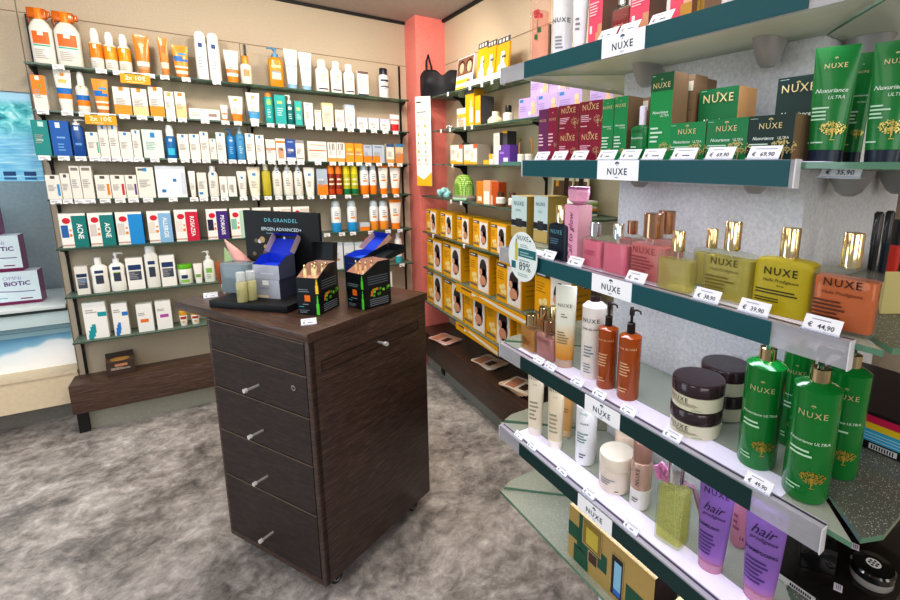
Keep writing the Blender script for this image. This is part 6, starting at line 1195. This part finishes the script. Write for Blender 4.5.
def open_box(label, w, d, h0, h1, col, side, inner, lidc, prn=(), lid_back=True, name='open_carton', lidh=.08, fill=None, lid_lean=.5, sidep=None, lid_side=None):
    """box with low front, walls rising to the back, and a lid folded up at the back; origin front-left foot, X along the front"""
    r = thing(name, label, 'box'); mb = MB(); C1, C2, C3 = M(col, .3, coat=.3), M(side, .35, coat=.2), M(inner, .35)
    F = [(0, 0), (w, 0), (w, d), (0, d)]; tt = .003
    mb.quad((0, 0, 0), (w, 0, 0), (w, 0, h0), (0, 0, h0), C1); mb.add([(w, 0, 0), (w, d, 0), (w, d, h1), (w, d * .55, h1), (w, 0, h0)], [(0, 1, 2, 3, 4)], C2); mb.add([(0, 0, 0), (0, d, 0), (0, d, h1), (0, d * .55, h1), (0, 0, h0)], [(4, 3, 2, 1, 0)], C2); mb.quad((w, d, 0), (0, d, 0), (0, d, h1), (w, d, h1), C2)
    mb.quad((0, tt, h0), (w, tt, h0), (w, tt, 0), (0, tt, 0), C3); mb.add([(w - tt, 0, 0), (w - tt, d, 0), (w - tt, d, h1), (w - tt, d * .55, h1), (w - tt, 0, h0)], [(4, 3, 2, 1, 0)], C3); mb.add([(tt, 0, 0), (tt, d, 0), (tt, d, h1), (tt, d * .55, h1), (tt, 0, h0)], [(0, 1, 2, 3, 4)], C3); mb.quad((0, d - tt, h1), (0, d - tt, 0), (w, d - tt, 0), (w, d - tt, h1), C3); mb.quad((0, 0, .001), (0, d, .001), (w, d, .001), (w, 0, .001), C3)
    fz = h0 * .86; mb.quad((tt, tt, fz), (w - tt, tt, fz), (w - tt, d - tt, fz), (tt, d - tt, fz), M(fill or inner, .4))
    fn = lambda x, z: (x, -.0006, z)
    for (u0, u1, v0, v1, c) in prn: patch(mb, fn, u0 * w, u1 * w, v0 * h0, v1 * h0, M(c, .35), 1)
    if sidep: sidep(mb, w, d, h0)
    mb.build('box', r, smooth=False)
    mb = MB(); L = lidh; a = lid_lean; p0 = (0, d, h1); top = (0, d + L * math.sin(a), h1 + L * math.cos(a)); LC = M(lidc, .3)
    mb.quad((0, d, h1), (w, d, h1), (w, top[1], top[2]), (0, top[1], top[2]), LC); mb.quad((0, d + .002, h1), (0, top[1] + .002, top[2]), (w, top[1] + .002, top[2]), (w, d + .002, h1), C1)
    for x in (0, w): mb.add([(x, d, h1), (x, top[1], top[2]), (x, top[1] - .03 * math.cos(a), top[2] + .03 * math.sin(a) - .004), (x, d - .025, h1 + .012)], [(0, 1, 2, 3)], M(lid_side or lidc, .35))
    mb.quad((0, top[1], top[2]), (w, top[1], top[2]), (w, top[1] - .028 * math.cos(a), top[2] + .028 * math.sin(a)), (0, top[1] - .028 * math.cos(a), top[2] + .028 * math.sin(a)), LC)
    mb.build('lid', r, smooth=False); return r
def silver(label, w, d, h):
    mb = MB(); SV = M('#b4b8c6', .25, .3); mb.box(0, w, 0, d, 0, h, SV, SV, M('#4d5068', .3, .4), M('#6d7084', .3, .4)); fn = lambda x, z: (x, -.0006, z)
    patch(mb, fn, w * .36, w * .6, h * .7, h * .95, M('#dfe3ea', .3), 1); lines(mb, fn, w * .25, w * .75, h * .48, h * .6, 2, M('#6f7488', .4), 1); patch(mb, fn, w * .1, w * .55, h * .04, h * .16, M('#d9c4a8', .3), 1)
    return tag(mb.build('carton', smooth=False), label, 'box')
tloc(silver('closed silver carton at the bottom of the display stack', .112, .09, .074), cabP(.122, .447, ZTR))
o = open_box('open silver carton with blue lining and raised blue lid', .112, .09, .055, .085, '#aeb3c2', '#4d5068', '#1f3fc4', '#1a35b8', ((.3, .8, .35, .45, '#c9ccd6'),), lidh=.075, lid_lean=.7, fill='#2447d6', lid_side='#b9a6b0'); tloc(o, cabP(.1235, .4455, ZTR + .0746))
# acrylic block and two serum vials on the tray
mb = MB(); AC = glass('#a9b9c2', .55, .06); mb.rbox(0, .125, 0, .07, 0, .118, AC, .002); mb.box(.004, .121, .035, .036, .004, .1, M('#7d96a2', .1, .8)); o = mb.build('acrylic_block'); tloc(tag(o, 'grey mirrored acrylic block on the display tray', 'display block'), cabP(.105, .622, ZTR))
for k, (px, yb, lb) in enumerate(((243, 301.5, 'left serum vial with clear cap before the acrylic block'), (252.5, 299.5, 'right serum vial with clear cap before the acrylic block'))):
    P = atz(px, yb, ZTR); o, hd = bottle(lb, .036, .112, '#c9c48a', '#eef0f0', name='serum_vial', capf=.32, capw=.85, sh=.03, mat=glass('#d3cf9a', .7, .08), capmat=glass('#f0f3f4', .5, .05), lns=((-.5, .4, .2, .45, 4, '#8d8a62'),)); tloc(o, (P.x, P.y, ZTR))
# brushes and leaflets behind the block
def standing(name, label, cat, P, build):
    t = thing(name, label, cat, tuple(P), AT); build(t); return t
bp = lambda dx, dy: cabP(.075 + dx, .66 + dy, ZT + .0006)
def seen(px, py, x=.155): return FCD.on(px, py, x)
def chain(name, label, cat, x, parts):
    pts = [seen(a, b, x) for _, ps, _, _ in parts for a, b in ps]; base = min(pts, key=lambda q: q.z); base = Vector((base.x, base.y, ZT + .0006))
    t = thing(name, label, cat, tuple(base), 0)
    for nm, ps, rad, mt in parts:
        mb = MB(); mb.tube([seen(a, b, x) - base for a, b in ps], rad, mt, 14); mb.build(nm, t)
chain('makeup_brush', 'brown make-up brush leaning left of the acrylic block', 'brush', .16, [('handle', [(226, 297), (222, 283)], [.004, .006], M('#e3d8c6', .4)), ('bristles', [(222, 284), (221, 276), (219, 266), (217.5, 261)], [.008, .016, .014, .004], M('#9c4f1e', .6))])
chain('makeup_brush', 'black round make-up brush behind the acrylic block', 'brush', .18, [('handle', [(231, 296), (235, 275)], [.005, .006], M('#1d1d1f', .4)), ('bristles', [(235, 276), (234, 272), (232.5, 263), (232, 261)], [.01, .022, .022, .012], M('#1b1c1e', .7))])
chain('paper_cone', 'pale pink paper cone pointing up left on display', 'leaflet', .2, [('paper', [(224.5, 239.5), (233, 250), (246, 266)], [.002, .016, .03], M('#dba7a2', .5)), ('stem', [(236, 258), (234, 296)], [.005, .004], ACRYL)])
base = seen(229, 296, .235); base.z = ZT + .0006; t = thing('green_leaflet', 'pale green leaflet standing behind the black brush', 'leaflet', tuple(base), 0)
mb = MB(); q = [seen(a, b, .235) - base for a, b in ((226, 296), (238, 297), (237.5, 262), (224, 247))]; q2 = [v + E2 * .002 for v in q]; mb.add(q, [(0, 1, 2, 3)], M('#b9d39a', .5)); mb.add(q2, [(3, 2, 1, 0)], M('#e9eee0', .5)); mb.build('card', t, smooth=False)
# two ampoule stacks
def amp_print(mb, w, d, h0, c='#57d13a'):
    r5 = random.Random(9); fx = lambda y, z: (w + .0006, y, z)
    for i in range(14):
        y = r5.uniform(.25, .95) * d; z = r5.uniform(.5, .95) * h0; s = .0052; mb.quad(fx(y - s, z - s), fx(y + s, z - s), fx(y + s, z + s), fx(y - s, z + s), M(r5.choice(('#4fae2a', '#9adf3a', '#f08a2a')), .35))
    for i in range(4): z = h0 * (.1 + .1 * i); mb.quad(fx(d * .2, z), fx(d * .9, z), fx(d * .9, z + .004), fx(d * .2, z + .004), M('#7d848c', .4))
def ampoule_mark(mb, w, h, c):
    fn = lambda x, z: (x, -.001, z); patch(mb, fn, w * .86, w * 1.0, .02 * h, .55 * h, M(c, .3), 1); patch(mb, fn, w * .89, w * .97, .55 * h, .8 * h, M(c, .3), 1); patch(mb, fn, w * .91, w * .95, .8 * h, .95 * h, M(c, .3), 1)
def amp_closed(label, w, d, h):
    mb = MB(); BK = M('#10161c', .25, coat=.3); mb.box(0, w, 0, d, 0, h, BK, BK, BK, BK); fn = lambda x, z: (x, -.0006, z)
    patch(mb, fn, w * .34, w * .6, h * .64, h * .94, M('#ee7d24', .35), 1); lines(mb, fn, w * .24, w * .72, h * .48, h * .56, 1, M('#9aa3aa', .4), 1); patch(mb, fn, w * .08, w * .3, h * .36, h * .4, M('#2ab0b8', .4), 1); lines(mb, fn, w * .08, w * .6, h * .08, h * .26, 3, M('#7f8a92', .4), 1)
    ampoule_mark(mb, w, h, '#5bd63a'); amp_print(mb, w, d, h); return tag(mb.build('carton', smooth=False), label, 'box')
def ampoules(P, rz, z, xs, d, nm, col):
    for k, (x, y) in enumerate(xs):
        Q = P + Vector((math.cos(rz), math.sin(rz), 0)) * x + Vector((-math.sin(rz), math.cos(rz), 0)) * y
        t = thing('glass_ampoule', '', 'ampoule', (Q.x, Q.y, z), 0); mb = MB(); A1 = M(col, .2, coat=.5); mb.body([(0, .006, .006, A1), (.028, .006, .006, A1), (.033, .003, .003, A1), (.036, .003, .003, A1)], 12); mb.build('ampoule_body', t); mb = MB(); mb.body([(.036, .0035, .0035, GOLD), (.046, .0038, .0038, GOLD), (.05, .002, .002, GOLD)], 10); mb.build('tip', t)
        reg(t, 'gold-tipped glass ampoule', nm)
for (x, y, X2, w, d, nm, mark, col, lean) in ((.121, .201, (.31, -.95), .085, .125, 'left', '#f2d22a', '#e9dcae', .15), (.278, .127, (-.10, -.995), .098, .125, 'right', '#5bd63a', '#d9b98a', 1.35)):
    XD = (E2 * X2[0] + E1 * X2[1]).normalized(); rz = math.atan2(XD.y, XD.x); P = cabP(x, y)
    tloc(amp_closed('closed black ampoule carton under the open %s one' % nm, w, d, .077), P, rz)
    o = open_box('open black ampoule carton on top of the %s stack' % nm, w, d, .058, .098, '#10161c', '#151b22', '#c9a89a', '#1b2228', (), lidh=.07 if nm == 'left' else .085, lid_lean=lean, fill='#e3b9ac', sidep=lambda mb, w, d, h0: (ampoule_mark(mb, w, h0, mark), [mb.quad((w + .0006, d * .15, h0 * (.25 + .16 * i)), (w + .0006, d * .9, h0 * (.25 + .16 * i)), (w + .0006, d * .9, h0 * (.31 + .16 * i)), (w + .0006, d * .15, h0 * (.31 + .16 * i)), M('#6d747c', .4)) for i in range(4)], lines(mb, lambda a, b: (a, -.0006, b), w * .08, w * .7, h0 * .1, h0 * .35, 2, M('#7f8a92', .4), 1)), lid_side='#1b2228')
    tloc(o, P + ZU * .0776, rz)
    ampoules(P + ZU * 0, rz, P.z + .0776 + .058 * .86 + .0008, ((.016, .03), (.03, .055), (.022, .085), (.052, .035), (.066, .06), (.06, .09)) if nm == 'left' else ((.02, .03), (.045, .03), (.07, .035), (.06, .07)), d, nm + ' open ampoule carton', col)
XD = (E2 * -.07 + E1 * -.998).normalized(); rz = math.atan2(XD.y, XD.x); P = cabP(.425, .30)
def navyb(w, d, h):
    mb = MB(); NB = M('#1e2a5c', .3, .2); mb.box(0, w, 0, d, 0, h, NB, NB, M('#262c4a', .35), NB); patch(mb, lambda x, z: (x, -.0006, z), w * .5, w * .66, h * .6, h * .85, M('#9fb0d6', .3), 1); return tag(mb.build('carton', smooth=False), 'closed navy carton under the open blue carton behind ampoules', 'box')
tloc(navyb(.105, .10, .08), P, rz)
o = open_box('open blue carton behind the right ampoule stack', .105, .10, .075, .09, '#223c8e', '#1d2a5a', '#2f57d0', '#1d46c8', ((.2, .8, .6, .64, '#5d80d8'),), lidh=.085, lid_lean=.95, fill='#3b6ae0', lid_side='#d9b0a0'); tloc(o, P + ZU * .0806, rz)
t = slant_tag(309, 0, '', .95, FCD, .05, 'small price tag at the front corner of the cabinet top', z_=ZT + .0006); P = atz(309, 325, ZT); t.location = (P.x, P.y, ZT + .0006); t.rotation_euler.z = faceP(P, FCD)
t = slant_tag(211, 0, '', .95, FCD, .05, 'small price tag on the cabinet top left of the display', z_=ZT + .0006); P = atz(211, 298, ZT); t.location = (P.x, P.y, ZT + .0006); t.rotation_euler.z = faceP(P, FCD)
# ------------------------------------------------------------------ light
def area(name, loc, size, power, color=(1, .96, .9), target=None, sy=None, spread=None):
    l = bpy.data.lights.new(name, 'AREA'); l.energy = power; l.color = color; l.size = size
    if sy: l.shape = 'RECTANGLE'; l.size_y = sy
    if spread: l.spread = spread
    o = bpy.data.objects.new(name, l); COL.objects.link(o); o.location = loc
    d = Vector(target) - Vector(loc) if target else Vector((0, 0, -1))
    o.rotation_euler = d.to_track_quat('-Z', 'Y').to_euler(); return o
area('ceiling_light', (.3, 1.3, 2.5), 1.6, 20)
area('ceiling_light', (-1.6, 1.6, 2.5), 1.2, 12)
for x in (-.35, .35, .95): area('wall_washer', (x, 2.55, 2.5), .16, 7, (1, .9, .76), (x - .1, 3.6, 1.4))
for y in (2.7, 1.9): area('wall_washer', (.75, y, 2.5), .16, 5, (1, .92, .8), (1.5, y, 1.3))
area('shop_fill', (-.5, -1.6, 2.2), 1.6, 34, (1, .97, .94), (.6, 2.0, .8))  # unseen fill from behind the camera
area('shop_fill', (1.5, -1.8, 2.0), 1.2, 26, (1, .95, .88), (1.0, .6, 1.2))  # fill added to brighten the near side of the pier
area('niche_fill', (-1.3, 3.86, 1.84), .9, 4.5, (.86, .94, 1), sy=.12)  # fill added inside the bay to lift its dark back wall
area('shop_fill', (-.9, .3, 2.2), 1.2, 16, (1, .97, .93), (.2, 3.6, 1.0))  # frontal fill added to brighten the back wall between the shelves
area('added_cabinet_lamp', (.62, 2.05, 2.5), .14, 9, (1, .95, .88))  # lamp added overhead to deepen the shadow under the cabinet
area('window_light', (-2.6, 2.2, 1.3), 1.6, 26, (.82, .92, 1), (.4, 2.2, .5))
for k, z in enumerate(NZ):
    P = NP(.775, .68, z - .05); o = area('shelf_led', P, .72, .8, (.84, .86, 1), sy=.02)
    o.rotation_euler = (0, 0, TH)
W = bpy.data.worlds.new('world'); S.world = W; W.use_nodes = True
tn = W.node_tree; bg = tn.nodes['Background']; bg.inputs['Color'].default_value = (.92, .95, 1, 1); bg.inputs['Strength'].default_value = .5
S.view_settings.view_transform = 'Standard'; S.view_settings.look = 'None'; S.view_settings.exposure = -0.22; S.view_settings.gamma = .86
write_labels()
